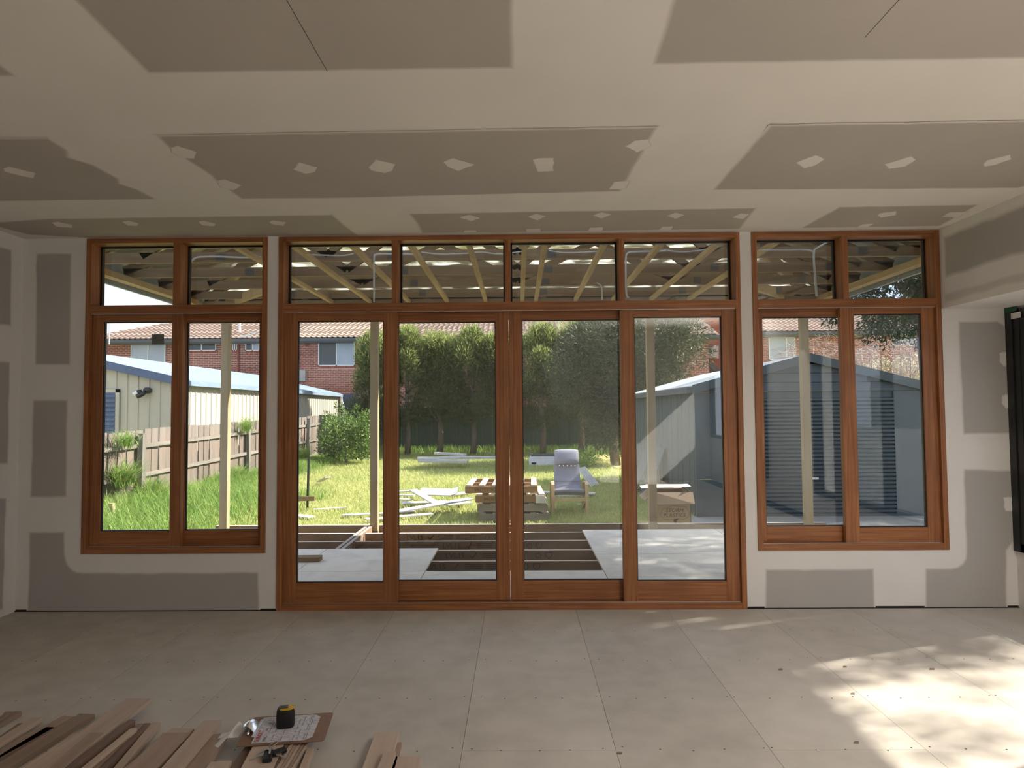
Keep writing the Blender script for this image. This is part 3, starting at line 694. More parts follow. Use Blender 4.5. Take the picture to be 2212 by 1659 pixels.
roof_plane([(EX0, EYF, e), (EX1, EYF, e), (EX1 - k, 4.52, e + PIT * k), (EX0 + k, 4.52, e + PIT * k)], 'silver foil under the far slope of the veranda roof', 'sarking')
t = thing('fascia', (0, EYF, EZ), 'grey metal fascia and gutter around the veranda roof edge', 'fascia')
for nm, b in (('fascia_board', (EX0 - .03, EX0, 4.5, EYF + .03)), ('fascia_board', (EX1, EX1 + .03, 4.5, EYF + .03)), ('fascia_board', (EX0, EX1, EYF, EYF + .03))):
    obj(nm, MB().box(*b, EZ - .09, EZ + .16), 'fascia', t)
obj('gutter', MB().box(EX0 - .14, EX0 - .03, 4.5, EYF + .14, EZ + .05, EZ + .15).box(EX1 + .03, EX1 + .14, 4.5, EYF + .14, EZ + .05, EZ + .15).box(EX0, EX1, EYF + .03, EYF + .14, EZ + .05, EZ + .15), 'fascia', t)
# house eave lining above the glass
# electrical conduit
def cable(pts, label, r=.008):
    P = [np.array(p) for p in pts]; S = []
    for i in range(len(P) - 1):
        p0, p1, p2, p3 = P[max(i - 1, 0)], P[i], P[i + 1], P[min(i + 2, len(P) - 1)]
        for q in range(6):
            s = q / 6; S.append(.5 * (2 * p1 + (p2 - p0) * s + (2 * p0 - 5 * p1 + 4 * p2 - p3) * s * s + (3 * p1 - p0 - 3 * p2 + p3) * s ** 3))
    S.append(P[-1]); tag(obj('cable', MB().tube(S, r, 6), 'conduit', base=tuple(S[0]), smooth=True), label, 'cable')
Yc = 5.46
cable([at(x, y, Yc) for x, y in ((808, 652), (808, 560), (812, 551), (822, 549), (850, 549), (880, 549), (902, 551))], 'grey conduit dropping beside the left upright of the door transom')
cable([at(x, y, Yc) for x, y in ((410, 640), (411, 575), (416, 562), (430, 555), (470, 554), (520, 556), (565, 555))], 'grey conduit bending along a truss outside the left window')
cable([at(x, y, Yc) for x, y in ((662, 550), (690, 551), (740, 552), (764, 548))], 'sagging grey cable under the leftmost transom trusses', .006)
cable([at(x, y, Yc) for x, y in ((910, 545), (950, 549), (1000, 548), (1040, 545), (1080, 549), (1130, 543))], 'sagging grey cable across the middle of the transom', .006)
cable([at(x, y, Yc) for x, y in ((1185, 541), (1220, 546), (1280, 544), (1295, 541))], 'sagging grey cable right of the middle mullion', .006)
cable([at(x, y, Yc) for x, y in ((1358, 643), (1353, 630), (1352, 565), (1356, 547), (1375, 544), (1410, 543), (1440, 541))], 'grey conduit looping beside the right transom mullion')
cable([at(x, y, Yc) for x, y in ((1441, 541), (1480, 544), (1530, 538), (1556, 531))], 'sagging grey cable at the right end of the transom', .006)
cable([at(x, y, 6.69) for x, y in ((1289, 611), (1299, 619), (1301, 648))], 'short pale conduit stub hanging from a truss', .008)
cable([at(x, y, 4.9) for x, y in ((1764, 640), (1760, 590), (1758, 546), (1765, 536), (1795, 519))], 'pale conduit rising outside the right window')
cable([at(x, y, 4.9) for x, y in ((1640, 541), (1700, 540), (1745, 540), (1757, 545))], 'pale cable running along a truss outside the right window', .006)


# ================================================================== THE GARDEN
def ribbed(parent, name, a, b, z0, ztop, normal, pitch, rib, depth, mat):
    """one ribbed steel sheet from a to b (plan points), tops given by function ztop(point)"""
    a, b = np.array(a, float), np.array(b, float); n = np.array(normal, float); L = np.linalg.norm(b - a); d = (b - a) / L
    us = [0.0]; k = 0; prof = [(0, 0)]
    u = pitch / 2
    while u < L - rib:
        prof += [(u - rib, 0), (u - rib * .5, depth), (u + rib * .5, depth), (u + rib, 0)]; u += pitch
    prof.append((L, 0)); rows = [[], []]
    for u, h in prof:
        p = a + d * u + n[:2] * h; zt = ztop(p)
        rows[0].append((p[0], p[1], z0)); rows[1].append((p[0], p[1], zt))
    m = MB().grid(rows); m.grid([[(x - n[0] * .004, y - n[1] * .004, z) for x, y, z in r] for r in rows])
    return obj(name, m, mat, parent)

# --- paling fence along the left boundary
FXL = -7.2
pf = thing('paling_fence', (FXL, 16.5, GZ), 'weathered grey timber paling fence along the left of the garden', 'fence')
ftop = lambda y: 1.0 + (y - 11) * .0165
pme = {}
y = 9.4; PW = .262; k = 0
while y < 24.6:
    zt = ftop(y) + random.uniform(-.025, .02); q = MB().prism([(-.008, -PW / 2 + .011, 0), (-.008, PW / 2 - .011, 0), (-.008, PW / 2 - .011, zt - GZ - .012), (-.008, PW / 2 - .03, zt - GZ), (-.008, -PW / 2 + .02, zt - GZ)], (.016, 0, 0))
    obj('gap_shade_strip', MB().box(FXL - .032, FXL - .018, y + PW / 2 - .03, y + PW / 2 + .03, GZ, zt - .03), 'gap_shade', pf)  # dark strip stands in for the shade between palings
    o = bpy.data.objects.new('paling', q.mesh('paling', [MT['paling']])); link(o, pf)
    o.location = ((.006 if k % 2 else -.006), y - 16.5, 0); o.rotation_euler = (random.uniform(-.012, .012), 0, random.uniform(-.05, .05)); y += PW; k += 1
posts_y = [9.6, 11.95, 16.75, 21.4, 24.5]
for a, b in zip(posts_y[:-1], posts_y[1:]):
    for dz in (.30, .85, 1.36):
        j = random.uniform(-.02, .02)
        obj('rail', MB().bar((FXL + .045, a, ftop(a) - dz + j), (FXL + .045, b, ftop(b) - dz - j), .04, .075), 'rail', pf)
for y in posts_y:
    obj('post', MB().bar((FXL + .09, y, GZ), (FXL + .09 + random.uniform(-.04, .06), y, ftop(y) - .06), .10, .12, up=(0, 1, 0)), 'postwood', pf)

# --- cream steel shed of the neighbour
SX, SY, SE, SP = -8.0, 15.3, 2.06, .235
cs = thing('neighbour_shed', (SX, SY, GZ), 'cream ribbed steel shed with blue roof behind the paling fence', 'shed')
x = SX
while x > -13.6:
    ribbed(cs, 'wall_sheet', (x - .8, SY), (x, SY), GZ, lambda p: SE + SP * (SX - p[0]) - .02, (0, -1), .267, .03, .022, 'cream'); x -= .8
y = SY
while y < 28.0:
    ribbed(cs, 'wall_sheet', (SX, y), (SX, y + .8), GZ, lambda p: SE, (1, 0), .267, .03, .022, 'cream'); y += .8
zr = SE + .05 + SP * 3.6
obj('roof', MB().prism([(SX + .1, SY - .12, SE + .03), (SX + .1, SY + 13.1, SE + .03), (SX - 3.6, SY + 13.1, zr), (SX - 3.6, SY - .12, zr)], (0, 0, .03)).prism([(SX - 3.6, SY - .12, zr), (SX - 3.6, SY + 13.1, zr), (SX - 7.2, SY + 13.1, SE), (SX - 7.2, SY - .12, SE)], (0, 0, .03)), 'blueroof', cs)
obj('barge_board', MB().prism([(SX + .12, SY - .15, SE - .13), (SX - 3.6, SY - .15, zr - .16), (SX - 3.6, SY - .15, zr + .035), (SX + .12, SY - .15, SE + .065)], (0, .03, 0)), 'bluesteel', cs)
gt = obj('gutter', MB().box(SX + .06, SX + .17, SY - .15, SY + 13.15, SE - .08, SE + .03), 'blueroof', cs)
obj('downpipe', MB().tube([(SX + .12, SY + 12.9, SE - .08), (SX + .14, SY + 12.9, SE - .3), (SX + .22, SY + 12.95, SE - .5), (SX + .22, SY + 12.95, GZ)], .06, 8), 'white', cs)
p0 = at(251, 848, SY - .03)
rd = obj('roller_door', MB().box(p0[0] - 2.4, p0[0], SY - .05, SY - .03, GZ, p0[2]), 'bluesteel', cs)
for i in range(20):
    z = GZ + .02 + i * .112
    if z + .1 < p0[2]: obj('slat', MB().prism([(p0[0] - 2.4, SY - .05, z), (p0[0] - 2.4, SY - .075, z + .02), (p0[0] - 2.4, SY - .075, z + .075), (p0[0] - 2.4, SY - .05, z + .095)], (2.4, 0, 0)), 'bluesteel', rd)
obj('door_trim', MB().box(p0[0], p0[0] + .09, SY - .06, SY - .02, GZ, p0[2] + .08).box(p0[0] - 2.4, p0[0] + .09, SY - .06, SY - .02, p0[2], p0[2] + .08), 'cream', cs)
p = at(312, 846, SY - .12)
fl = thing('security_light', p, 'black and white twin security light on the cream shed gable', 'light')
obj('body', MB().tube([p + [.05, .1, .03], p + [.05, -.02, .03]], .075, 12), 'black', fl, True)
for s, dx in ((1, -.10), (2, -.02)):
    h = MB(); c = p + [dx, -.05, -.01 - .05 * (s - 1)]
    h.tube([c + [.06, .03, .03], c, c + [-.08, -.06, -.05]], [.03, .06, .055], 12); obj('lamp_head', h, 'black', fl, True)
    obj('lens', MB().tube([c + [-.02, -.03, -.02], c + [-.10, -.075, -.062]], [.062, .05], 12), 'white' if s == 1 else 'black', fl, True)

# --- blue corrugated sheet and green back fence
t = thing('blue_fence', (-7.6, 28.5, GZ), 'blue corrugated steel fence piece beside the cream shed corner', 'fence')
pa, pb = at(733, 850, 28.5), at(773, 850, 28.5)
for i in range(2):
    xa = pa[0] + (pb[0] - pa[0]) * i / 2; ribbed(t, 'sheet', (xa, 28.5), (xa + (pb[0] - pa[0]) / 2, 28.5), GZ, lambda p: 2.1, (0, -1), .1, .022, .03, 'bluesteel')
gf = thing('steel_fence', (-1, 27, GZ), 'dark green ribbed steel fence behind the conifers', 'fence')
x = -7.2
while x < 5.4:
    ribbed(gf, 'panel', (x + .03, 27), (x + 2.33, 27), GZ, lambda p: 1.42, (0, -1), .155, .02, .03, 'greenfence')
    obj('post', MB().box(x - .03, x + .03, 26.95, 27.01, GZ, 1.46), 'greenfence', gf); obj('top_rail', MB().box(x, x + 2.36, 26.95, 27.02, 1.40, 1.46), 'greenfence', gf); x += 2.36

# --- brick units behind
def tile_field(parent, xa, xb, yE, zE, rows_, hip=0, ind=(0, 0), base_x=0):
    sl = math.atan(.40); tw, ex = .25, .27
    prof = [(0, .0), (.04, .03), (.09, .03), (.14, .004), (.20, .0), (.25, .007)]
    q = MB(); r0 = [(u, 0, h + .012) for u, h in prof]; r1 = [(u, ex * 1.06, h - .018) for u, h in prof]; lip = [(u, 0, h - .02) for u, h in prof]
    q.grid([lip, r0, r1]); me = q.mesh('roof_tile', [MT['tile']])
    me.transform(Matrix.Rotation(sl, 4, 'X')); co = np.array([v.co[:] for v in me.vertices]); fa = np.array([p.vertices[:] for p in me.polygons])
    V, Fq, n, off, ones = [], [], 0, origin_of(parent), 0
    spots = []
    rows = rows_ + 3
    for r in range(rows):
        x = xa + hip * r * ex * .93
        while x < xb:
            spots.append((x, yE + r * ex * math.cos(sl), zE + r * ex * math.sin(sl))); x += tw
    indiv = [s for s in spots if ind[0] <= s[0] <= ind[1]][:300]; iset = set(indiv)
    pieces('roof_tile', me, indiv, parent)
    for s in spots:
        if s in iset: continue
        V.append(co + np.array(s)); Fq.append(fa + n); n += len(co)
    if V: stuff(raw_obj('roof_tiles', np.concatenate(V), np.concatenate(Fq), ['tile'], parent))
def far_window(parent, x0, x1, z0, z1, Y, left='farpane', right='farpane', split=.5):
    w = obj('window', MB().box(x0, x1, Y - .03, Y - .02, z0, z1), 'gutter', parent)
    fr = MB(); g = .045
    for a, b, c, d in ((x0, x0 + g, z0, z1), (x1 - g, x1, z0, z1), (x0, x1, z0, z0 + g), (x0, x1, z1 - g, z1)): fr.box(a, b, Y - .06, Y - .02, c, d)
    xm = x0 + (x1 - x0) * split; fr.box(xm - .025, xm + .025, Y - .06, Y - .02, z0, z1); obj('window_frame', fr, 'white', w)
    obj('pane', MB().box(x0 + g, xm - .025, Y - .042, Y - .03, z0 + g, z1 - g), left, w); obj('pane', MB().box(xm + .025, x1 - g, Y - .042, Y - .03, z0 + g, z1 - g), right, w)

BY_ = 30.0
ha = thing('brick_house', (-5, BY_, GZ), 'long two storey red brick house with tan tiled roof behind the garden', 'building')
xl, xr_ = -20.2, at(1530, 740, BY_)[0]
obj('wall', MB().box(xl, xr_, BY_ - .006, BY_ + 6, GZ, 4.85), 'mortar', ha)
wins = []
for a, b, l, r in (((284, 741), (358, 802), 'farpane', 'farpane'), ((405, 738), (468, 758), 'fardark', 'fardark'), ((503, 738), (513, 758), 'fardark', 'fardark'), ((531, 737), (562, 758), 'fardark', 'farpane'), ((688, 735), (767, 790), 'fardark', 'farpane')):
    P0, P1 = at(*a, BY_), at(*b, BY_); wins.append((P0[0], P1[0], P1[2], P0[2])); far_window(ha, P0[0], P1[0], P1[2], P0[2], BY_, 'farpane' if l == 'farpane' else 'fardark', r)
bm_, bw, bh = MB().box(0, .223, -.012, .012, 0, .068), .24, .086
brick_me = bm_.mesh('brick', [MT['brick']])
spots = []
for r in range(int((4.80 - .6) / bh)):
    z = 4.80 - (r + 1) * bh; x = xl + (r % 2) * bw / 2
    while x < -6.2:
        segs = [(x, x + .223)]
        for w in wins:
            if z + .068 > w[2] - .10 and z < w[3] + .01:
                segs = [q for a, b in segs for q in ((a, min(b, w[0] - .012)), (max(a, w[1] + .012), b)) if q[1] - q[0] > .03]
        spots += [(a, BY_ + .0, z, b - a) for a, b in segs]
        x += bw
ind = [s for s in spots if -10.45 < s[0] < -7.3][:300]; iset = set(ind)
for o, q in zip(pieces('brick', brick_me, [q[:3] for q in ind], ha), ind): o.scale.x = q[3] / .223
co = np.array([v.co[:] for v in brick_me.vertices]); fa = np.array([p.vertices[:] for p in brick_me.polygons]); V = []; Fq = []; n = 0
for s in spots:
    if s in iset: continue
    V.append(co * [s[3] / .223, 1, 1] + np.array(s[:3])); Fq.append(fa + n); n += len(co)
stuff(raw_obj('bricks', np.concatenate(V), np.concatenate(Fq), ['brickstuff'], ha))
obj('brick_veneer', MB().box(-6.2, xr_, BY_ - .012, BY_ + .01, GZ, 4.80), 'brickwall', ha)
for w in wins:                              # upright brick sills
    x = w[0]
    while x < w[1]:
        obj('sill_brick', MB().box(x, x + .076, BY_ - .03, BY_ + .01, w[2] - .12, w[2] - .005), 'brick', ha); x += .086
obj('roof_slab', MB().prism([(xl - .5, BY_ - .5, 4.72), (xr_ + .4, BY_ - .5, 4.72), (xr_ + .4, BY_ + 4, 6.52), (xl + 4, BY_ + 4, 6.52)], (0, 0, .03)), 'dark_underlay', ha)
tile_field(ha, xl - .5, xr_ + .3, BY_ - .55, 4.79, 13, 1, (-10.6, -6.6))
obj('gutter', MB().box(xl - .5, xr_ + .4, BY_ - .66, BY_ - .54, 4.60, 4.74), 'gutter', ha)
obj('eave_board', MB().box(xl - .5, xr_ + .4, BY_ - .52, BY_ - .02, 4.56, 4.70), 'eave', ha)
for a, b in (((518, 694), (518, 724)), ((1207, 694), (1207, 716)), ((405, 716), (405, 726))):
    P0, P1 = at(*a, BY_ + .4), at(*b, BY_ + .4); obj('vent_pipe', MB().tube([P1 - [0, 0, .3], P0 + [0, 0, .3]], .06 if a[0] > 450 else .02, 8), 'white', ha)
P0 = at(516, 745, BY_); obj('downpipe', MB().tube([(P0[0], BY_ - .06, 4.6), (P0[0], BY_ - .06, GZ)], .05, 8), surf('red_pipe', (.30, .09, .07)), ha)
P0 = at(520, 728, BY_ - .7); obj('antenna', MB().tube([P0, P0 + [.45, 0, .1], P0 + [.9, 0, .28]], .03, 6), 'white', ha)
P0, P1 = at(638, 800, BY_), at(661, 824, BY_); obj('meter_box', MB().box(P0[0], P1[0], BY_ - .12, BY_, P1[2], P0[2]), 'whitewood', ha)
P0 = at(664, 744, BY_); obj('air_vent', MB().box(P0[0] - .11, P0[0] + .11, BY_ - .02, BY_, P0[2] - .08, P0[2] + .08), surf('vent', (.2, .08, .06)), ha)
P0 = at(236, 716, BY_ - .8); obj('pole', MB().tube([P0 + [0, 0, -.6], P0 + [0, 0, 1.2]], .02, 6), 'conduit', ha)

hb = thing('orange_house', at(1560, 900, 36) * [1, 1, 0] + [0, 0, GZ], 'orange brick house wall glimpsed beside the dark tree', 'building')
P0, P1 = at(1500, 760, 36), at(1648, 685, 36)
obj('wall', MB().prism([(P0[0], 36, GZ), (P1[0] + 2, 36, GZ), (P1[0] + 2, 36, 9.5), (P0[0] + 1.6, 36, 8.2), (P0[0], 36, 6.4)], (0, 3, 0)), 'orangebrick', hb)
a, b = at(1508, 765, 35), at(1562, 815, 35)
obj('lean_to_roof', MB().prism([(a[0], 35, a[2]), (b[0], 35, b[2]), (b[0], 35, b[2] - .8), (a[0], 35, b[2] - .8)], (0, .8, 0)), 'dark_underlay', hb)
obj('barge', MB().bar((a[0], 34.95, a[2]), (b[0] + .2, 34.95, b[2] - .1), .08, .28), 'eave', hb)
P0 = at(1533, 761, 35.6); ac = thing('air_conditioner', P0, 'white air conditioner unit on the orange brick wall', 'air conditioner')
obj('case', MB().box(P0[0] - .42, P0[0] + .34, 35.45, 35.9, P0[2] - .3, P0[2] + .3), 'white', ac, bevel=.03)
obj('fan_grille', MB().tube([(P0[0] - .14, 35.45, P0[2]), (P0[0] - .14, 35.42, P0[2])], .24, 16), 'gutter', ac)
obj('bracket', MB().box(P0[0] + .36, P0[0] + .5, 35.6, 35.95, P0[2] - .35, P0[2] + .4), 'white', ac)

hc = thing('tiled_house', (15, BY_, GZ), 'red brick house with tan tiled roof behind the grey shed', 'building')
xc0, xc1 = at(1625, 720, BY_)[0], 21.5
zc = 4.86
obj('wall', MB().box(xc0, xc1, BY_, BY_ + 4.4, GZ, zc), 'brickwall', hc)
obj('roof_slab', MB().prism([(xc0 - .4, BY_ - .5, zc - .02), (xc1, BY_ - .5, zc - .02), (xc1, BY_ + 4.6, zc + 2.02), (xc0 - .4, BY_ + 4.6, zc + 2.02)], (0, 0, .03)), 'dark_underlay', hc)
tile_field(hc, xc0 - .4, xc1, BY_ - .55, zc + .05, 13, 0, (11.2, 14.2))
obj('gutter', MB().box(xc0 - .4, xc1, BY_ - .66, BY_ - .54, zc - .14, zc), 'gutter', hc)
obj('eave_board', MB().box(xc0 - .4, xc1, BY_ - .52, BY_ - .02, zc - .2, zc - .04), 'eave', hc)
for a, b, l, r, s in (((1659, 728), (1718, 778), 'farpane', 'farpane', .66), ((1928, 722), (1978, 748), 'fardark', 'farpane', .35)):
    P0, P1 = at(*a, BY_), at(*b, BY_); far_window(hc, P0[0], P1[0], P1[2], P0[2], BY_, l, r, s)
P0 = at(1911, 705, BY_ + .4); obj('vent_pipe', MB().tube([P0 - [0, 0, .4], P0 + [0, 0, .6]], .08, 8), 'white', hc)

# --- grey shed with the roller door
GY = 10.5
cl, cr, ap = at(1503, 835, GY), at(1992, 832, GY), at(1745, 772, GY)
gx0, gx1, gz1, gax, gaz = cl[0], cr[0], cl[2] - .02, ap[0], ap[2]
gs = thing('grey_shed', (gax, GY, GZ), 'slate grey steel shed with ribbed roller door and low gable', 'shed')
gd = 6.2
dx0, dx1, dz1 = at(1610, 850, GY)[0], at(1930, 850, GY)[0], at(1700, 846, GY)[2]
slope = (gaz - gz1) / (gax - gx0)
zroof = lambda x: gz1 + slope * min(x - gx0, gx1 - x)
# gable cladding boards
z = dz1
while z < gaz:
    z2 = min(z + .15, gaz); xa = gx0 + max(0, (z - gz1) / slope) + .02; xb = gx1 - max(0, (z - gz1) / slope) - .02; xa2 = gx0 + max(0, (z2 - gz1) / slope) + .02; xb2 = gx1 - max(0, (z2 - gz1) / slope) - .02
    if xb2 > xa2: obj('gable_board', MB().add([(xa, GY - .016, z + .006), (xb, GY - .016, z + .006), (xb2, GY, z2), (xa2, GY, z2), (xa, GY + .04, z + .006), (xb, GY + .04, z + .006), (xb2, GY + .04, z2), (xa2, GY + .04, z2)], [(0, 1, 2, 3), (4, 7, 6, 5), (0, 4, 5, 1), (3, 2, 6, 7), (0, 3, 7, 4), (1, 5, 6, 2)]), 'shed', gs)
    z = z2
obj('front_wall', MB().box(gx0, dx0, GY, GY + .04, GZ, dz1).box(dx1, gx1, GY, GY + .04, GZ, dz1), 'shed', gs)
rd = obj('roller_door', MB().box(dx0, dx1, GY + .03, GY + .05, GZ, dz1), 'shed', gs)
sme = MB().prism([(0, .03, 0), (0, -.005, .012), (0, -.005, .045), (0, .03, .06)], (dx1 - dx0, 0, 0)).mesh('slat', [MT['shed']])
pieces('slat', sme, [(dx0, GY, GZ + .02 + .065 * i) for i in range(int((dz1 - GZ - .08) / .065))], rd)
obj('door_handle', MB().box((dx0 + dx1) / 2 - .3, (dx0 + dx1) / 2 - .06, GY - .03, GY + .0, .18, .215), 'alu', rd)
yy = GY
while yy < GY + gd - .1:
    ribbed(gs, 'side_sheet', (gx0, yy), (gx0, yy + .775), GZ, lambda p: gz1, (-1, 0), .31, .02, .010, 'shedside'); yy += .775
obj('side_wall', MB().box(gx1 - .02, gx1, GY, GY + gd, GZ, gz1).box(gx0, gx1, GY + gd, GY + gd + .02, GZ, gz1), 'shedside', gs)
obj('corner_flashing', MB().box(gx0 - .03, gx0 + .05, GY - .03, GY + .03, GZ, gz1), 'shed', gs)
for s in (0, 1):
    xe = gx0 - .08 if s == 0 else gx1 + .08; ze = gz1 - .08 * slope
    obj('roof_sheet', MB().prism([(xe, GY - .08, ze + .03), (gax, GY - .08, gaz + .03), (gax, GY + gd, gaz + .03), (xe, GY + gd, ze + .03)], (0, 0, .025)), 'shedroof', gs)
    obj('barge_flashing', MB().prism([(xe, GY - .1, ze - .08), (gax, GY - .1, gaz - .08), (gax, GY - .1, gaz + .065), (xe, GY - .1, ze + .065)], (0, .025, 0)), 'shed', gs)
    obj('gutter', MB().box(*((xe - .09, xe + .01) if s == 0 else (xe - .01, xe + .09)), GY - .08, GY + gd, ze - .07, ze + .03), 'gutter', gs)
tag(obj('concrete_apron', MB().box(2.7, 8, 7.7, GY + .1, GZ, GZ + .03), 'concrete', base=(5, 9, GZ)), 'grey concrete apron before the shed roller door', 'paving')
P0 = at(1765, 1128, 8.6)
tag(obj('concrete_kerb', MB().bar((3.0, 8.3, GZ + .06), (5.2, 7.75, GZ + .06), .12, .12), 'concrete', base=(4, 8, GZ)), 'low concrete kerb beside the foot of the right post', 'kerb')

# --- side passage to the right of the house (seen mirrored in the glass)
tag(obj('side_path', MB().box(XR2 + .14, 12, -6, 7.65, GZ, GZ + .025), 'concrete', base=(6, 1, GZ)), 'grey concrete path along the side of the house', 'paving')
wfce = thing('corrugated_fence', (5.4, 2, GZ), 'leaning white corrugated fence in the side passage', 'fence')
for i in range(10):
    ya = -2.6 + .85 * i; rows = [[], []]
    for j in range(35):
        yy = ya + .84 * j / 34; hx = .018 * math.cos(j / 34 * 2 * math.pi * 9)
        rows[0].append((5.0 + hx, yy, GZ + .1)); rows[1].append((5.35 + hx, yy, 1.05))
    m = MB().grid(rows); m.grid([[(x + .003, y, z) for x, y, z in r] for r in rows]); obj('sheet', m, 'whitecorr', wfce, True)
obj('rail', MB().box(5.36, 5.42, -2.6, 5.9, .8, .9), 'whitewood', wfce); obj('plinth', MB().box(4.9, 5.05, -2.6, 5.9, GZ, GZ + .12), 'whitewood', wfce)
nh = thing('weatherboard_house', (7.6, 0, GZ), 'white weatherboard house beyond the side passage', 'building')
for i in range(13): obj('weatherboard', MB().prism([(7.6, -5, GZ + i * .18), (7.57, -5, GZ + i * .18), (7.6, -5, GZ + .19 + i * .18)], (0, 9.5, 0)), 'whitewood', nh)
obj('gutter', MB().box(7.3, 7.5, -4.6, 4.6, 1.88, 2.0), 'white', nh); obj('wall', MB().box(7.6, 7.7, -5, 4.5, GZ, 1.95), 'whitewood', nh)
obj('downpipe', MB().tube([(7.4, -4.2, 1.9), (7.4, -4.2, 1.7), (7.53, -4.2, 1.45), (7.53, -4.2, GZ)], .05, 8), 'white', nh)


# ------------------------------------------------------------------ plants
def cloud(clumps, per, L, W, up=.6, spread=.33, out=1.0):
    """leaf sprays around clump centres; leaves point outward and up"""
    Ps, Ds = [], []
    C = np.array([c[:3] for c in clumps]); mid = C.mean(0)
    for c in clumps:
        r = c[3]; n = int(per * (r / .4) ** 2)
        q = unit(rng.normal(size=(n, 3))) * (rng.random((n, 1)) ** .45) * r
        Ps.append(q + np.array(c[:3])); Ds.append(unit(q) * out + unit(np.array(c[:3]) - mid) * .3 + np.array([0, 0, up]) + rng.normal(size=(n, 3)) * spread)
    P = np.concatenate(Ps); D = np.concatenate(Ds); n = len(P)
    return leaves(P, D, L * rng.uniform(.6, 1.3, n), W * rng.uniform(.7, 1.2, n))
def conifer(px, top_y, width_px, base_y0, Y, label, seed, low=895):
    b = at(px, 980, Y); ztop = at(px, top_y, Y)[2]; zlow = at(px, low, Y)[2]; R = width_px / 2 * Y / F
    rnd = random.Random(seed); cl = []
    for i in range(78):
        u = rnd.random() ** .85; z = zlow + (ztop - zlow) * u; rr = R * (1 - .25 * u) * math.sqrt(max(.08, 1 - u ** 3)); a = rnd.random() * 6.283
        r = rr * rnd.uniform(.3, .95)
        cl.append((b[0] + r * math.cos(a), Y + r * 1.25 * math.sin(a), z, rnd.uniform(.22, .42)))
    cl.append((b[0], Y, ztop - .1, .3))
    t = thing('conifer', (b[0], Y, GZ), label, 'tree', 'conifers along the back fence')
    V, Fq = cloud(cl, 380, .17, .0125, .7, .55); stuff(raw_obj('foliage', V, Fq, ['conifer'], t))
    lit_tips = [(c[0], c[1], c[2] + .12, c[3] * 1.05) for c in cl if (c[2] - zlow) / (ztop - zlow) > .32 + .25 * rnd.random()] + [(b[0] + rnd.uniform(-.8, .8) * R, Y + rnd.uniform(-.6, .2), ztop - .35 * rnd.random(), .26) for i in range(12)]
    V, Fq = cloud(lit_tips, 230, .17, .011, 1.0, .5); stuff(raw_obj('sunlit_tips', V, Fq, ['lit_tips'], t))['label'] = 'yellow green tips with sunlight painted into their colour'
    tr = MB().tube([(b[0], Y, GZ), (b[0] + .05, Y, .4), (b[0] - .03, Y, 1.4), (b[0], Y, ztop - .8)], [.13, .11, .09, .03], 8)
    tk = obj('trunk', tr, 'bark', t, True)
    bm = MB()
    for i in range(7):
        a = rnd.random() * 6.283; z = rnd.uniform(.7, 2.2); bm.tube([(b[0], Y, z), (b[0] + R * .4 * math.cos(a), Y + R * .4 * math.sin(a), z + .35), (b[0] + R * .7 * math.cos(a), Y + R * .6 * math.sin(a), z + .9)], [.045, .03, .012], 5)
    obj('branches', bm, 'bark', tk, True)
for px_, ty, wd, Yy, l, sd, lo in ((808, 735, 105, 24.4, 'leftmost conifer behind the timber post, yellow tipped', 1, 935),
        (880, 722, 150, 24.9, 'tall conifer at the left edge of the second door pane', 2, 915), (950, 735, 140, 25.3, 'conifer with a thick trunk left of the middle of the hedge', 3, 900),
        (1022, 728, 145, 25.1, 'conifer with a pale bare trunk right of the middle of the hedge', 6, 892), (1085, 735, 130, 25.0, 'conifer behind the meeting door stiles', 4, 900), (1172, 720, 150, 24.8, 'bright tipped conifer at the left of the third door pane', 5, 915),
        (1255, 705, 150, 25.2, 'conifer added half hidden behind the large dark tree to shade the lawn', 8, 900), (1340, 705, 150, 25.4, 'unseen conifer added farthest right behind the large dark tree to shade the lawn', 11, 900)):  # last two conifers are added to shade the grass near the fence
    conifer(px_, ty, wd, 980, Yy, l, sd, lo)

# large dark wattle
t = thing('wattle_tree', at(1330, 985, 20.5) * [1, 1, 0] + [0, 0, GZ], 'large dark grey green tree right of the garden', 'tree')
b = at(1330, 985, 20.5); rnd = random.Random(9); cl = []
for i in range(330):
    px = rnd.gauss(1355, 100); py = rnd.gauss(810, 105)
    if ((px - 1365) / 160) ** 2 + ((py - 800) / 170) ** 2 > 1 or (px > 1400 and py > 830) or (px > 1465 and py > 765) or (px < 1275 and py > 930 + (px - 1275)): continue
    q = at(px, py, 21 + rnd.uniform(-1.7, 1.7)); cl.append((q[0], q[1], max(q[2], .25), rnd.uniform(.3, .62)))
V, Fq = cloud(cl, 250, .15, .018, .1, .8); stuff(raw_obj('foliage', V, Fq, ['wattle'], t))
tk = obj('trunk', MB().tube([(b[0], 20.5, GZ), (b[0] - .1, 20.5, .6), (b[0] + .2, 20.6, 1.8), (b[0] + .3, 20.5, 3.6)], [.17, .15, .12, .05], 9), 'bark', t, True)
bm = MB()
for i in range(10):
    c = cl[i * 9]; bm.tube([(b[0] + .1, 20.5, 1.2 + .15 * i), ((b[0] + c[0]) / 2, (20.5 + c[1]) / 2, (1.6 + c[2]) / 2 + .2), c[:3]], [.06, .04, .015], 5)
obj('branches', bm, 'bark', tk, True)

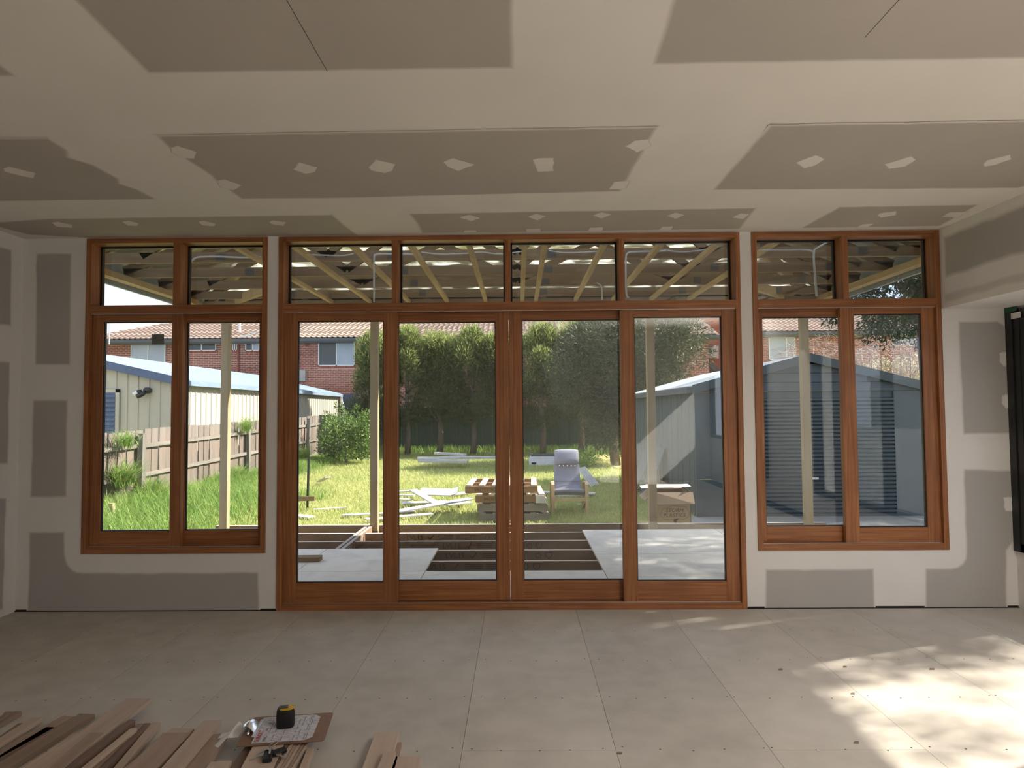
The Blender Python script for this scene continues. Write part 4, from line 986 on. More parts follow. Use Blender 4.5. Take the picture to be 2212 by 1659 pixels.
# citrus bush
c0 = at(748, 1003, 21.0); t = thing('citrus_bush', (c0[0], 21, GZ), 'round glossy green bush beside the paling fence', 'bush'); cl = []; rnd = random.Random(4)
for i in range(85):
    a, e = rnd.random() * 6.283, rnd.uniform(-1.0, 1); r = rnd.uniform(.35, .8)
    cl.append((c0[0] + r * math.cos(a), 21 + r * math.sin(a), .42 + .62 * e + rnd.uniform(-.05, .15), rnd.uniform(.18, .3)))
for px, py in ((730, 880), (768, 882), (790, 893), (705, 900), (745, 890)):
    q = at(px, py, 21); cl.append((q[0], 21, q[2], .16))
V, Fq = cloud(cl, 190, .10, .026, .5, .8); stuff(raw_obj('foliage', V, Fq, ['citrus'], t))
obj('stem', MB().tube([(c0[0], 21, GZ), (c0[0], 21, .6)], [.06, .04], 7), 'bark', t)
# small sunlit shrub behind the chair
c0 = at(1258, 1000, 19.0); t = thing('shrub', (c0[0], 19, GZ), 'small sunlit yellow green shrub behind the lounge chair', 'bush')
V, Fq = cloud([(c0[0] + rnd.uniform(-.3, .3), 19 + rnd.uniform(-.25, .25), GZ + rnd.uniform(.05, .5), .2) for i in range(14)], 200, .11, .022, .6, .6); stuff(raw_obj('foliage', V, Fq, ['weed'], t))
obj('stem', MB().tube([(c0[0], 19, GZ), (c0[0], 19, GZ + .3)], .02, 6), 'bark', t)
# bare twiggy shrub and pale leaf mass behind the grey shed
rnd = random.Random(12)
t = thing('bare_shrub', at(1850, 900, 18) * [1, 1, 0] + [0, 0, GZ], 'bare pinkish twiggy shrub behind the grey shed', 'shrub'); m = MB()
for i in range(900):
    q = at(rnd.uniform(1700, 2010), rnd.uniform(735, 835), 18 + rnd.uniform(-.8, .8)); a_ = rnd.uniform(0, 6.283); P_ = [q]; L_ = rnd.uniform(.10, .19)
    for k_ in range(4):
        a_ += rnd.gauss(0, .6); P_.append(P_[-1] + np.array([math.cos(a_) * L_, rnd.gauss(0, .05), math.sin(a_) * L_ * .7]))
    m.tube(P_, [.009, .008, .007, .005, .003], 3, caps=False)
for i in range(14):
    q = at(1715 + 21 * i, 790, 18); m.tube([(q[0] + rnd.uniform(-.3, .3), 18, GZ), (q[0], 18, q[2] - .8), q + [0, 0, .5]], [.04, .03, .012], 5)
obj('twigs', m, 'twig', t, True)
t = thing('pale_shrub', at(1930, 900, 19.5) * [1, 1, 0] + [0, 0, GZ], 'pale cream leaved shrub right of the grey shed ridge', 'shrub')
V, Fq = cloud([tuple(at(rnd.uniform(1860, 2010), rnd.uniform(785, 850), 19.5 + rnd.uniform(-.5, .5))) + (.3,) for i in range(46)], 160, .10, .028, .2, .8); stuff(raw_obj('foliage', V, Fq, ['paleleaf'], t))
q = at(1930, 830, 19.5); obj('stem', MB().tube([(q[0], 19.5, GZ), q], [.05, .03], 6), 'bark', t)
# dark trees over the shed and over the side passage (they dapple the floor)
t = thing('cypress_tree', (8.2, 12.6, GZ), 'dark overhanging tree above the right window', 'tree'); cl = []
for i in range(95):
    px, py = rnd.uniform(1835, 2120), rnd.uniform(430, 700) + rnd.uniform(0, 30)
    if py > 640 and rnd.random() < .6: continue
    q = at(px, py, 12.6 + rnd.uniform(-1.2, 1.2)); cl.append((q[0], q[1], q[2], rnd.uniform(.22, .42)))
for px, py in ((1895, 690), (1910, 705), (1880, 692), (1950, 690), (1975, 694), (1790, 688), (1800, 684)):
    q = at(px, py, 12.4); cl.append((q[0], q[1], q[2], .16))
SB = .34
n0 = len(cl)
for i in range(190):
    k_ = rnd.uniform(5.6, 7.6); cl.append((rnd.uniform(3.0, 7.4) + k_, rnd.uniform(7.6, 10.6) + SB * k_, GZ + .9 * k_, rnd.uniform(.2, .3)))
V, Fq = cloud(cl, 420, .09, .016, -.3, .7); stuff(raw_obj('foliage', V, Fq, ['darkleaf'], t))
tk = obj('trunk', MB().tube([(8.2, 12.6, GZ), (8.1, 12.6, 2), (7.8, 12.6, 5.5)], [.2, .17, .08], 8), 'bark', t, True)
bm = MB()
for i in range(12): bm.tube([(8.1, 12.6, 2.5 + .2 * i), ((8.1 + cl[i * 6][0]) / 2, 12.6, 3.2 + .15 * i), cl[i * 6][:3]], [.06, .04, .015], 5)
obj('branches', bm, 'bark', tk, True)
t = thing('passage_tree', (9.0, 7.6, GZ), 'leafy tree in the side passage that dapples the floor', 'tree'); cl = []
SB = .34
def shade(x, y, r):
    k = rnd.uniform(4.3, 6.3); cl.append((x + k, y + SB * k, .9 * k, r))
edge = lambda x: 2.95 + .42 * (x - 1.4)
for i in range(300): shade(rnd.uniform(.5, 3.6), rnd.uniform(4.6, 7.6), rnd.uniform(.18, .27))
for i in range(190):
    x_ = rnd.uniform(.7, 3.5); shade(x_, edge(x_) + rnd.uniform(.3, 1.5), rnd.uniform(.14, .24))
for i in range(30):
    x_ = rnd.uniform(1.1, 3.2); shade(x_, edge(x_) + rnd.uniform(.0, .3), rnd.uniform(.07, .14))
for x_, y_, r_ in ((1.75, 2.80, .11), (1.9, 2.72, .10), (1.62, 2.62, .12), (1.78, 2.58, .12), (1.95, 2.62, .08), (1.5, 2.85, .10), (2.1, 3.1, .10), (2.3, 3.22, .10), (1.4, 2.75, .14), (1.55, 2.5, .08)): shade(x_, y_, r_)
V, Fq = cloud(cl, 230, .10, .028, 0, .9); stuff(raw_obj('foliage', V, Fq, ['darkleaf'], t))
tk = obj('trunk', MB().tube([(9.0, 7.6, GZ), (8.8, 7.4, 2), (7.6, 5.6, 5.0)], [.15, .12, .04], 8), 'bark', t, True)

# ------------------------------------------------------------------ grass
def blades(n, P, L, W, lean, name, mat, label, segs=2):
    a = rng.uniform(0, 6.283, n); d = np.stack([np.cos(a), np.sin(a), np.zeros(n)], 1); s = np.stack([-np.sin(a), np.cos(a), np.zeros(n)], 1)
    L = L.reshape(-1, 1); W = W.reshape(-1, 1); ln = lean * rng.uniform(.4, 1.4, (n, 1)); Z = np.array([[0, 0, 1.0]])
    rows = []
    for k in range(segs + 1):
        u = k / segs; c = P + Z * L * (u - .25 * ln * u * u) + d * L * ln * u * u; w = W * (1 - u) ** .7
        if k < segs: rows += [c - s * w, c + s * w]
        else: rows.append(c)
    m = 2 * segs + 1; V = np.stack(rows, 1).reshape(-1, 3); base = np.arange(n).reshape(-1, 1) * m
    tris = [[2 * (segs - 1), 2 * (segs - 1) + 1, 2 * segs]]
    for k in range(segs - 1): tris += [[2 * k, 2 * k + 1, 2 * k + 3], [2 * k, 2 * k + 3, 2 * k + 2]]
    Fq = np.concatenate([base + np.array([q]) for q in tris])
    o = raw_obj(name, V, Fq, [mat], base=(0, 15, GZ)); stuff(o); return tag(o, label, 'grass')
n = 150000
Y = 7.7 + 19 * rng.random(n) ** 1.5; X = rng.uniform(-7.1, 3.2, n); keep = ~((X > gx0 - .05) & (Y > GY - .1)) & ~((X > 2.7) & (Y < GY))
X, Y = X[keep], Y[keep]; n = len(X); P = np.stack([X, Y, np.full(n, GZ)], 1)
far = np.clip((Y - 8) / 14, 0, 1)
blades(n, P, (.07 + .06 * far) * rng.uniform(.6, 1.5, n), .004 + .010 * far, .8, 'lawn_grass', 'grass', 'short sunlit lawn grass covering the garden', 2)
n = 30000
Y = rng.uniform(7.8, 24, n); X = -7.1 + np.abs(rng.normal(0, 1, n)) * np.where(Y < 14, 1.5, .45); keep = (X < -3.9); X, Y = X[keep], Y[keep]; n = len(X)
hgt = np.where(Y < 13, .50, .34) * rng.uniform(.5, 1.25, n) * np.clip(1.25 - (X + 7.1) / 4.5, .35, 1)
blades(n, np.stack([X, Y, np.full(n, GZ)], 1), hgt, np.full(n, .007), .75, 'tall_grass', 'weed', 'tall bright green grass along the paling fence', 4)
n = 7000
X = rng.uniform(-7, 5.2, n); Y = 26.2 + rng.normal(0, .5, n); Y = np.minimum(Y, 26.9)
blades(n, np.stack([X, Y, np.full(n, GZ)], 1), rng.uniform(.12, .5, n), np.full(n, .012), .6, 'fence_grass', 'weed', 'rank grass growing along the green back fence', 3)
def tuft(px, py, X, n, L, label, mat='weed'):
    c = atx(px, py, X); P = c + rng.normal(0, 1, (n, 3)) * [.05, .13, .04]
    a = blades(n, P, L * rng.uniform(.5, 1.3, n), np.full(n, .006), 1.3, 'weed_tuft', mat, label, 4); del a['kind']; return a
for i, (px, py, nn, L, l) in enumerate(((272, 962, 180, .30, 'green weed tuft on top of the left fence post'), (268, 1045, 420, .5, 'green weed clump left of the first fence post'),
        (325, 1075, 420, .5, 'green weed clump right of the first fence post'), (533, 930, 170, .42, 'yellow weed tuft on the second fence post'),
        (515, 1040, 350, .55, 'weed clump at the foot of the second fence post'), (470, 1055, 300, .5, 'dry weed clump between the fence posts'), (655, 995, 380, .6, 'golden dry weed clump at the far fence end'))):
    tuft(px, py, FXL + .2, nn, L, l)

# ------------------------------------------------------------------ things lying in the garden
def yard_board(a, b, w, th, label, za=GZ + .05, zb=None, mat='weatherboard', name='white_board', grp='white boards in the garden'):
    zb = za if zb is None else zb; A, B = atz(*a, za), atz(*b, zb)
    o = obj(name, MB().bar(A, B, w, th), mat, base=tuple((A + B) / 2), bevel=.002); return tag(o, label, 'board', grp)
YB_ = [((855, 1105), (1017, 1077), .22, 'long white board slanting up to the pallet stack', GZ + .10, GZ + .22),
       ((868, 1087), (965, 1083), .24, 'wide white board flat on the grass in the pile', GZ + .08, None),
       ((852, 1062), (905, 1060), .13, 'topmost white board at the left of the pile', GZ + .16, None),
       ((850, 1069), (895, 1070), .13, 'second white board at the left of the pile', GZ + .12, None),
       ((850, 1078), (890, 1079), .13, 'third white board at the left of the pile', GZ + .09, None),
       ((892, 1058), (942, 1087), .16, 'white board leaning across the pile towards the house', GZ + .30, GZ + .16),
       ((962, 1090), (1014, 1084), .22, 'white board end beside the pallet stack', GZ + .08, None),
       ((968, 1068), (1012, 1064), .25, 'white board lying behind the pile near the pallets', GZ + .08, None),
       ((850, 1107), (893, 1103), .12, 'short white board in front of the pile', GZ + .06, None),
       ((740, 1113), (895, 1106), .14, 'long thin white board crossing behind the left post', GZ + .05, None),
       ((790, 1122), (934, 1110), .15, 'nearest white board at the deck edge', GZ + .06, None),
       ((638, 1113), (674, 1117), .16, 'white board end at the left deck edge', GZ + .05, None),
       ((676, 1101), (750, 1096), .09, 'narrow white board lying alone on the grass', GZ + .04, None),
       ((690, 1040), (708, 1031), .14, 'small white board scrap beyond the black stake', GZ + .12, GZ + .25),
       ((1152, 1062), (1286, 1066), .18, 'long white board passing under the lounge chair', GZ + .10, None),
       ((1195, 1071), (1290, 1071), .10, 'thin white board behind the chair legs', GZ + .05, None),
       ((902, 990), (1090, 988), .20, 'long white board stacked against the back fence', GZ + .35, None),
       ((942, 979), (1004, 983), .16, 'upper pale board of the far fence stack', GZ + .42, None),
       ((905, 996), (1010, 997), .22, 'grey board under the far fence stack', GZ + .27, None),
       ((1248, 1090), (1268, 1089), .10, 'short pale board in the shaded grass', GZ + .04, None)]
for a, b, w, l, za, zb in YB_: yard_board(a, b, w, .07 if 'fence' in l else .022, l, za, zb)
# curved sheet in the pile
A = atz(945, 1066, GZ + .2); rows = []
for i in range(7):
    u = i / 6; rows.append([(A[0] - .32 + .72 * j / 5, A[1] - .12 + .30 * u, GZ + .2 + .10 * math.sin(u * 2.2) - .03 * j / 5 + (.05 if j == 5 else 0)) for j in range(6)])
m = MB().grid(rows); m.grid([[(x, y, z - .012) for x, y, z in r] for r in rows])
tag(obj('cladding_sheet', m, 'weatherboard', base=tuple(A), smooth=True), 'pale curved cladding sheet on top of the board pile', 'sheet')
for i in range(5):
    yard_board((1248 + 3.6 * i, 1012 - i * .9), (1277 + 3.9 * i, 1051 - i * 1.0), .035, .02, 'white strip in the bundle leaning behind the lounge chair', GZ + .42, GZ + .05, 'weatherboard', 'white_strip', 'white strips behind the chair')
for i, (ya_, xb_) in enumerate(((12.6, .42), (13.5, .50))):
    m = MB().prism([(gx0 - xb_, ya_, GZ), (gx0 - xb_, ya_ + .75, GZ), (gx0 - .06, ya_ + .75, GZ + 1.0), (gx0 - .06, ya_, GZ + 1.0)], (.02, 0, .012))
    tag(obj('grey_sheet', m, 'shedside', base=(gx0 - xb_, ya_, GZ)), ['nearer', 'farther'][i] + ' grey sheet leaning against the shed side', 'sheet')
# white moulded tray
A = atz(1172, 1000, GZ + .15); t = thing('plastic_tray', (A[0], A[1], GZ), 'white moulded plastic panel dumped in the grass behind the chair', 'panel')
obj('shell', MB().prism([(A[0] - .42, A[1], GZ + .05), (A[0] + .42, A[1], GZ + .05), (A[0] + .42, A[1] + .1, GZ + .34), (A[0] - .36, A[1] + .1, GZ + .34), (A[0] - .42, A[1] + .04, GZ + .22)], (0, .35, .05)), 'weatherboard', t, bevel=.03)
obj('slot', MB().box(A[0] - .34, A[0] - .2, A[1] - .015, A[1] + .04, GZ + .12, GZ + .17), 'black', t); obj('rim', MB().box(A[0] - .36, A[0] + .42, A[1] + .1, A[1] + .5, GZ + .36, GZ + .40), 'gutter', t)
# stake with a pale marker board
A = atz(664, 1104, GZ); tag(obj('star_picket', MB().bar((A[0], A[1], GZ), (A[0] + .02, A[1], GZ + .95), .035, .035), 'black', base=(A[0], A[1], GZ)), 'thin black steel stake standing in the lawn', 'stake')
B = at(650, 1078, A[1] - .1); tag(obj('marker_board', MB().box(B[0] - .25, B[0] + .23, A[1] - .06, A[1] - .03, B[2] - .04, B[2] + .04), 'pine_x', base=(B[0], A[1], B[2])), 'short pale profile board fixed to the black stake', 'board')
A = at(241, 1110, 9.8); tag(obj('timber_peg', MB().bar((A[0], 9.8, GZ), (A[0], 9.8, A[2] + .16), .07, .07), 'pine_z', base=(A[0], 9.8, GZ)), 'sawn timber peg in the tall grass at the far left', 'peg')

# pallets
def pallet(x, y, z, rot, cols, label, text=None, w=1.12, d=1.1, h=.145):
    t = thing('pallet', (0, 0, 0), label, 'pallet', 'stacked pallets'); sb, tb = cols
    for k, yy in enumerate((-d / 2 + .02, 0, d / 2 - .02)): s = obj('stringer', MB().box(-w / 2, w / 2, yy - .02, yy + .02, .018, h - .018), sb, t)
    for i in range(6):
        xx = -w / 2 + .06 + (w - .12) * i / 5; wd = .045
        obj('top_board', MB().box(xx - wd, xx + wd, -d / 2, d / 2, h - .018, h), tb, t)
        if i in (0, 2, 3, 5): obj('bottom_board', MB().box(xx - wd, xx + wd, -d / 2, d / 2, 0, .018), tb, t)
    if text: lettering(text, .075, 'ink', t, facing((-.18, -d / 2 - .0015, h / 2), (-1, 0, 0), (0, 0, -1)), 'stencil')
    t.location = (x, y, z); t.rotation_euler = (0, 0, rot)
c = atz(1100, 1128, GZ); px_, py_ = c[0] + .02, 10.75
z = GZ + .02
for i, (dx, rot, cols, l, tx) in enumerate(((.05, .02, ('palletgrey', 'palletgrey'), 'weathered grey pallet at the bottom of the stack', None), (.04, -.01, ('palletgrey', 'palletgrey'), 'weathered grey pallet, second from the bottom of the stack', None),
        (-.01, .03, ('pallet', 'palletpale'), 'brown stencilled pallet under the topmost one', 'STOCK-126744'), (-.13, -.02, ('pallet', 'palletpale'), 'topmost brown stencilled pallet of the stack', 'STOCK-131744'))):
    pallet(px_ + dx, py_, z, rot, cols, l, tx, w=1.12 if i < 3 else 1.16); z += .146
A = at(1166, 1083, 10.3); tag(obj('white_offcut', MB().prism([(A[0] - .07, 10.15, .0 - .13), (A[0] + .10, 10.15, -.13), (A[0] + .10, 10.15, -.06), (A[0] + .07, 10.15, -.02), (A[0] - .07, 10.15, -.02)], (0, .25, 0)), 'weatherboard', base=tuple(A)), 'white block resting on the right end of the pallets', 'block')

# lounge chair
cx = at(1229, 1100, 11.2)[0]; t = thing('lounge_chair', (cx, 11.2, GZ), 'grey cushioned bentwood lounge chair standing on the lawn', 'chair'); W2 = .29
for s in (-1, 1):
    X_ = cx + s * W2
    prof = [(10.95, GZ), (10.93, GZ + .30), (10.94, GZ + .50), (10.99, GZ + .545), (11.10, GZ + .55), (11.45, GZ + .50)]
    m = MB()
    for a, b in zip(prof[:-1], prof[1:]): m.bar((X_, a[0], a[1]), (X_, b[0], b[1]), .055, .025, up=(0, 1, .3))
    obj('arm', m, 'birch', t, bevel=.004)
    obj('leg', MB().bar((X_, 10.96, GZ + .22), (X_, 11.65, GZ + .02), .05, .025).bar((X_, 11.45, GZ + .50), (X_, 11.68, GZ + .02), .05, .025, up=(0, 1, .3)), 'birch', t)
obj('cross_rail', MB().box(cx - W2, cx + W2, 10.94, 10.96, GZ + .24, GZ + .29), 'birch', t)
obj('cross_rail', MB().box(cx - W2, cx + W2, 11.0, 11.02, GZ + .36, GZ + .40), surf('brown_rail', (.16, .08, .05)), t)
def cushion_rows(prof, w0, w1, th, n=9):
    rows = []
    for i, (y, z) in enumerate(prof):
        u = i / (len(prof) - 1); w = (w0 + (w1 - w0) * u) / 2
        rows.append([(cx + w * math.sin((j / (n - 1) - .5) * math.pi), y - th * math.cos((j / (n - 1) - .5) * math.pi) * .35, z + .02 * math.cos((j / (n - 1) - .5) * math.pi)) for j in range(n)])
    return rows
prof = [(10.97, GZ + .36), (10.95, GZ + .40), (11.0, GZ + .425), (11.12, GZ + .40), (11.28, GZ + .36), (11.38, GZ + .38), (11.46, GZ + .46), (11.53, GZ + .60), (11.60, GZ + .78), (11.66, GZ + .93), (11.70, GZ + 1.03), (11.72, GZ + 1.045)]
m = MB(); R = cushion_rows(prof, .54, .42, .07); m.grid(R); m.grid([[(x, y + .05, z - .045) for x, y, z in r] for r in R])
seat = obj('cushion', m, 'cushion', t, True)
prof = [(11.555, GZ + .80), (11.54, GZ + .815), (11.57, GZ + .90), (11.61, GZ + .985), (11.64, GZ + 1.04), (11.68, GZ + 1.055), (11.72, GZ + 1.04)]
m = MB(); R = cushion_rows(prof, .45, .42, .10); m.grid(R); m.grid([[(x, y + .08, z - .01) for x, y, z in r] for r in R]); obj('headrest', m, 'cushion', seat, True)
bt = MB()
for i in range(5):
    X_ = cx - .14 + .07 * i; bt.tube([(X_, 11.49, GZ + .79), (X_, 11.475, GZ + .785)], .012, 8)
obj('tufts', bt, 'whitewood', seat)
obj('seam', MB().box(cx - .235, cx + .235, 11.425, 11.435, GZ + .515, GZ + .522), 'gutter', seat)

# cardboard box
q = at(1441, 1090, 8.55); bx, by = q[0] + .02, 8.55; t = thing('cardboard_box', (bx, by, GZ), 'open cardboard box behind the right deck sheets, printed on its front', 'box')
w, d, z0, z1 = .24, .20, GZ, at(1438, 1084, 8.4)[2] + .13
bd = MB(); e_ = .006
bd.box(bx - w, bx + w, by - d, by - d + e_, z0, z1).box(bx - w, bx + w, by + d - e_, by + d, z0, z1).box(bx - w, bx - w + e_, by - d, by + d, z0, z1).box(bx + w - e_, bx + w, by - d, by + d, z0, z1).box(bx - w, bx + w, by - d, by + d, z0, z0 + .01)
obj('body', bd, 'cardboard', t)
obj('flap', MB().prism([(bx - w + .01, by - d, z1), (bx + w + .03, by - d, z1), (bx + w + .03, by - d - .09, z1 - .14), (bx - w + .01, by - d - .07, z1 - .15)], (0, -.005, .002)), 'cardboard', t)
obj('flap', MB().prism([(bx - w, by - d, z1), (bx - w, by + d, z1), (bx - w - .11, by + d, z1 - .10), (bx - w - .11, by - d, z1 - .11)], (-.003, 0, .004)), 'cardboard', t)
obj('flap', MB().prism([(bx - w, by + d, z1), (bx + w, by + d, z1), (bx + w, by + d + .12, z1 + .04), (bx - w, by + d + .12, z1 + .04)], (0, .002, .005)), 'cardboard', t)
obj('flap', MB().prism([(bx + w, by - d, z1), (bx + w, by + d, z1), (bx + w - .06, by + d, z1 + .06), (bx + w - .06, by - d, z1 + .05)], (.003, 0, .004)), 'cardboard', t)
zc_ = z1 - .27
for i, s in enumerate(('STORM', 'PLASTICS')): lettering(s, .07, 'ink', t, facing((bx + .03, by - d - .002, zc_ + .035 - .062 * i), (1, 0, 0), (.18, 0, 1)), 'print')
m = MB().prism([(bx + .02, by - d - .0015, zc_ - .075), (bx + .09, by - d - .0015, zc_ - .065), (bx + .055, by - d - .0015, zc_ - .10), (bx + .06, by - d - .0015, zc_ - .11), (bx + .02, by - d - .0015, zc_ - .16), (bx + .03, by - d - .0015, zc_ - .115), (bx + .012, by - d - .0015, zc_ - .11)], (0, .001, 0))
o_ = [(-.16, -.02), (-.13, .05), (-.06, .075), (0, .10), (.08, .09), (.17, .085), (.22, .02), (.21, -.05), (.14, -.085), (.10, -.07), (-.02, -.085), (-.11, -.08), (-.16, -.02)]
for a, b in zip(o_[:-1], o_[1:]): m.bar((bx + a[0] + .0, by - d - .0015, zc_ + a[1]), (bx + b[0], by - d - .0015, zc_ + b[1]), .001, .003)
obj('print', m, 'ink', t)
for i, (dx, dz, r, wd) in enumerate(((-.16, .10, .35, .40), (.05, .11, -.2, .46))):
    m = MB().bar((bx + dx - wd / 2, by + .05, z1 + .02 + dz * .2), (bx + dx + wd / 2, by + .0, z1 + .01 + dz * .5), .30, .004)
    tag(obj('plastic_sheet', m, 'clearsheet' if 'clearsheet' in MT else 'weatherboard', base=(bx, by, z1)), ['crumpled white sheet at the left of the open box', 'white plastic sheet lying across the open box'][i], 'sheet')


# ================================================================== THINGS ON THE ROOM FLOOR
def plank(a, b, ztop, th, length, label, mat='offcut', near=None, group='timber offcuts on the floor', width=None):
    """a, b: left and right corner of the far end; near: a point its left edge passes through"""
    A, B = atz(*a, ztop), atz(*b, ztop)
    N = atz(*near, ztop) if near is not None else A - np.array([.11, .5, 0])
    d = (N - A)[:2]; d /= np.linalg.norm(d); perp = np.array([-d[1], d[0]])
    w = width or abs((B - A)[:2] @ perp); s = 1 if (B - A)[:2] @ perp > 0 else -1
    c = A[:2] + perp * s * w / 2
    o = obj('timber_offcut', MB().box(-w / 2, w / 2, -length, 0, -th, 0), mat, bevel=.0012)
    o.location = (c[0], c[1], ztop); o.rotation_euler = (0, 0, math.atan2(-d[0] * -1, -d[1]) if False else math.atan2(d[0], -d[1]))
    return tag(o, label, 'timber', group)
# each: far-left corner, far-right corner, top height, thickness, length, near point on the left edge
plank((274, 1508), (328, 1509), .060, .019, 1.3, 'pale board reaching farthest into the room', 'offcut_pale', (62, 1659))
plank((163, 1581), (222, 1580), .041, .019, 1.0, 'pale board lying left of the farthest reaching one', 'offcut_pale', (60, 1650))
plank((195, 1583), (228, 1580), .062, .012, .8, 'second pale board beside the dark gap', 'offcut', (105, 1659))
plank((172, 1541), (206, 1542), .021, .019, 1.1, 'brown narrow board lying flat near the far left', 'offcut', (10, 1640))
plank((137, 1545), (171, 1542), .020, .019, 1.1, 'grey brown board left of the narrow brown board', 'offcut', (-20, 1630))
plank((100, 1570), (140, 1566), .020, .019, 1.0, 'wide brown board flat on the floor at the left', 'offcut_dark', (-40, 1655))
plank((279, 1554), (293, 1554), .060, .04, .9, 'dark edged strip beside the pale board', 'offcut_dark', (150, 1652))
plank((283, 1572), (295, 1573), .052, .045, .9, 'thin pale strip standing on edge in the bundle', 'offcut_pale', (175, 1659))
plank((297, 1563), (310, 1563), .040, .035, .9, 'reddish strip in the bundle', 'offcut', (195, 1659))
plank((312, 1562), (326, 1561), .036, .03, .9, 'brown strip at the middle of the bundle', 'offcut_dark', (215, 1659))
plank((328, 1560), (345, 1561), .030, .025, .8, 'outermost pale strip of the bundle', 'offcut_pale', (245, 1659))
plank((-14, 1537), (8, 1535), .045, .04, .8, 'pale strip end at the far left edge', 'offcut_pale', (-90, 1590))
plank((12, 1537), (28, 1535), .030, .03, .8, 'second pale strip end at the far left edge', 'offcut', (-80, 1600))
plank((30, 1536), (62, 1528), .020, .019, .8, 'dusty brown board behind the far left strips', 'offcut', (-70, 1592))
plank((70, 1549), (95, 1548), .032, .019, .8, 'pale board end at the left with a split edge', 'offcut_pale', (-40, 1618))
plank((40, 1562), (55, 1562), .030, .028, .7, 'dark strip below the split board', 'offcut_dark', (-30, 1610))
plank((54, 1583), (68, 1582), .024, .02, .7, 'thin brown strip beside the split board', 'offcut', (-20, 1632))
plank((372, 1572), (424, 1570), .034, .019, .8, 'short pale offcut left of the white scrap', 'offcut_pale', (290, 1640))
plank((440, 1556), (478, 1556), .058, .019, .9, 'long pale offcut left of the clipboard', 'offcut_pale', (348, 1659))
plank((352, 1583), (412, 1583), .052, .019, .8, 'brown board under the long pale offcut', 'offcut', (272, 1659))
plank((395, 1631), (408, 1630), .045, .03, .5, 'short dark block end in the offcut pile', 'offcut_dark', (375, 1659))
plank((440, 1588), (490, 1587), .036, .019, .8, 'broad brown offcut left of the white scrap', 'offcut', (400, 1659))
plank((455, 1645), (505, 1637), .055, .019, .5, 'splintered pale offcut in front of the clipboard', 'offcut_pale', (445, 1659))
plank((530, 1612), (552, 1611), .040, .04, .6, 'dark board under the left of the clipboard', 'offcut_dark', (496, 1659))
plank((552, 1600), (618, 1598), .060, .019, .8, 'wide offcut carrying the keys', 'offcut_pale', (520, 1659))
for i, (a, b) in enumerate(((621, 628), (630, 637), (639, 645), (647, 653), (655, 661), (663, 668))):
    plank((a, 1600), (b, 1600), .058 - .002 * i, .05, .7, 'thin timber strip on edge in the bundle under the clipboard', 'offcut_dark' if i == 0 else ('offcut_pale' if i % 2 else 'offcut'), (a - 34, 1659), 'strips under the clipboard')
plank((664, 1615), (678, 1615), .045, .03, .6, 'short outer strip right of the clipboard bundle', 'offcut_pale', (646, 1659))
plank((811, 1582), (863, 1580), .036, .018, .8, 'pale board lying apart near the centre of the floor', 'offcut_pale', (782, 1659))
plank((829, 1623), (856, 1622), .055, .018, .5, 'narrow pale piece on top of the board lying apart', 'offcut_pale', (815, 1659))
plank((858, 1603), (868, 1602), .018, .018, .6, 'thin strip beside the board lying apart', 'offcut', (848, 1640))
plank((852, 1634), (906, 1650), .018, .018, .35, 'square cut offcut at the bottom right of the board lying apart', 'offcut_pale', (845, 1659))

# clipboard
CZ = .066
c0, c1, c2, c3 = (atz(x, y, CZ) for x, y in ((508, 1613), (700, 1600), (724, 1535), (546, 1543)))
ux = unit(c1 - c0); uy = np.array([-ux[1], ux[0], 0]); CL, CW = np.linalg.norm(c1 - c0), .235
def cbp(u, v, z=0): return c0 + ux * u + uy * v + np.array([0, 0, z])
t = thing('clipboard', cbp(CL / 2, CW / 2, -.003), 'brown hardboard clipboard lying on the offcut bundle', 'clipboard')
r = .014; poly = []
for (u, v, s) in ((r, r, 180), (CL - r, r, 270), (CL - r, CW - r, 0), (r, CW - r, 90)):
    for k in range(5):
        a = math.radians(s + 22.5 * k); poly.append(cbp(u + r * math.cos(a), v + r * math.sin(a), -.003))
obj('board', MB().prism(poly, (0, 0, .003)), 'hardboard', t)
pp = [cbp(.055, .012, .001), cbp(CL - .075, .012, .001), cbp(CL - .05, .035, .0012), cbp(CL - .048, .20, .001), cbp(CL - .075, .222, .001), cbp(.05, .222, .001)]
pa = obj('paper', MB().prism(pp, (0, 0, .0015)), 'paper', t)
pr = MB()
for u in (.10, .125, .16, .205, .255, CL - .11, CL - .085):
    v = .02
    while v < .2:
        L = random.uniform(.01, .05); pr.prism([cbp(u, v, .0026), cbp(u + .0035, v, .0026), cbp(u + .0035, v + L, .0026), cbp(u, v + L, .0026)], (0, 0, .0003)); v += L + random.uniform(.006, .03)
for u, v, L in ((.085, .16, .012), (.092, .02, .035), (.11, .135, .03), (.085, .105, .02)): pr.prism([cbp(u, v, .0026), cbp(u + .008, v, .0026), cbp(u + .008, v + L, .0026), cbp(u, v + L, .0026)], (0, 0, .0003))
obj('print', pr, surf('grey_print', (.25, .25, .29), rough=.8), pa)
lettering('SUNSET', .026, 'red_ink', pa, facing(tuple(cbp(.072, .065, .0028)), uy, -ux), 'heading')
cp = obj('clip', MB().prism([cbp(.045, .05, .0005), cbp(.058, .05, .0005), cbp(.058, .19, .0005), cbp(.045, .19, .0005)], (0, 0, .010)), 'chrome', t, bevel=.002)
lv = MB(); rows = []
for i in range(6):
    q = i / 5; rows.append([cbp(.048 - .05 * q, .12 + (j / 5 - .5) * (.085 - .03 * q), .010 + .022 * math.sin(q * 2.4) + .004 * math.sin(j / 5 * 3.14)) for j in range(6)])
lv.grid(rows); lv.grid([[p - np.array([0, 0, .002]) for p in r_] for r_ in rows]); obj('lever', lv, 'chrome', cp, True)
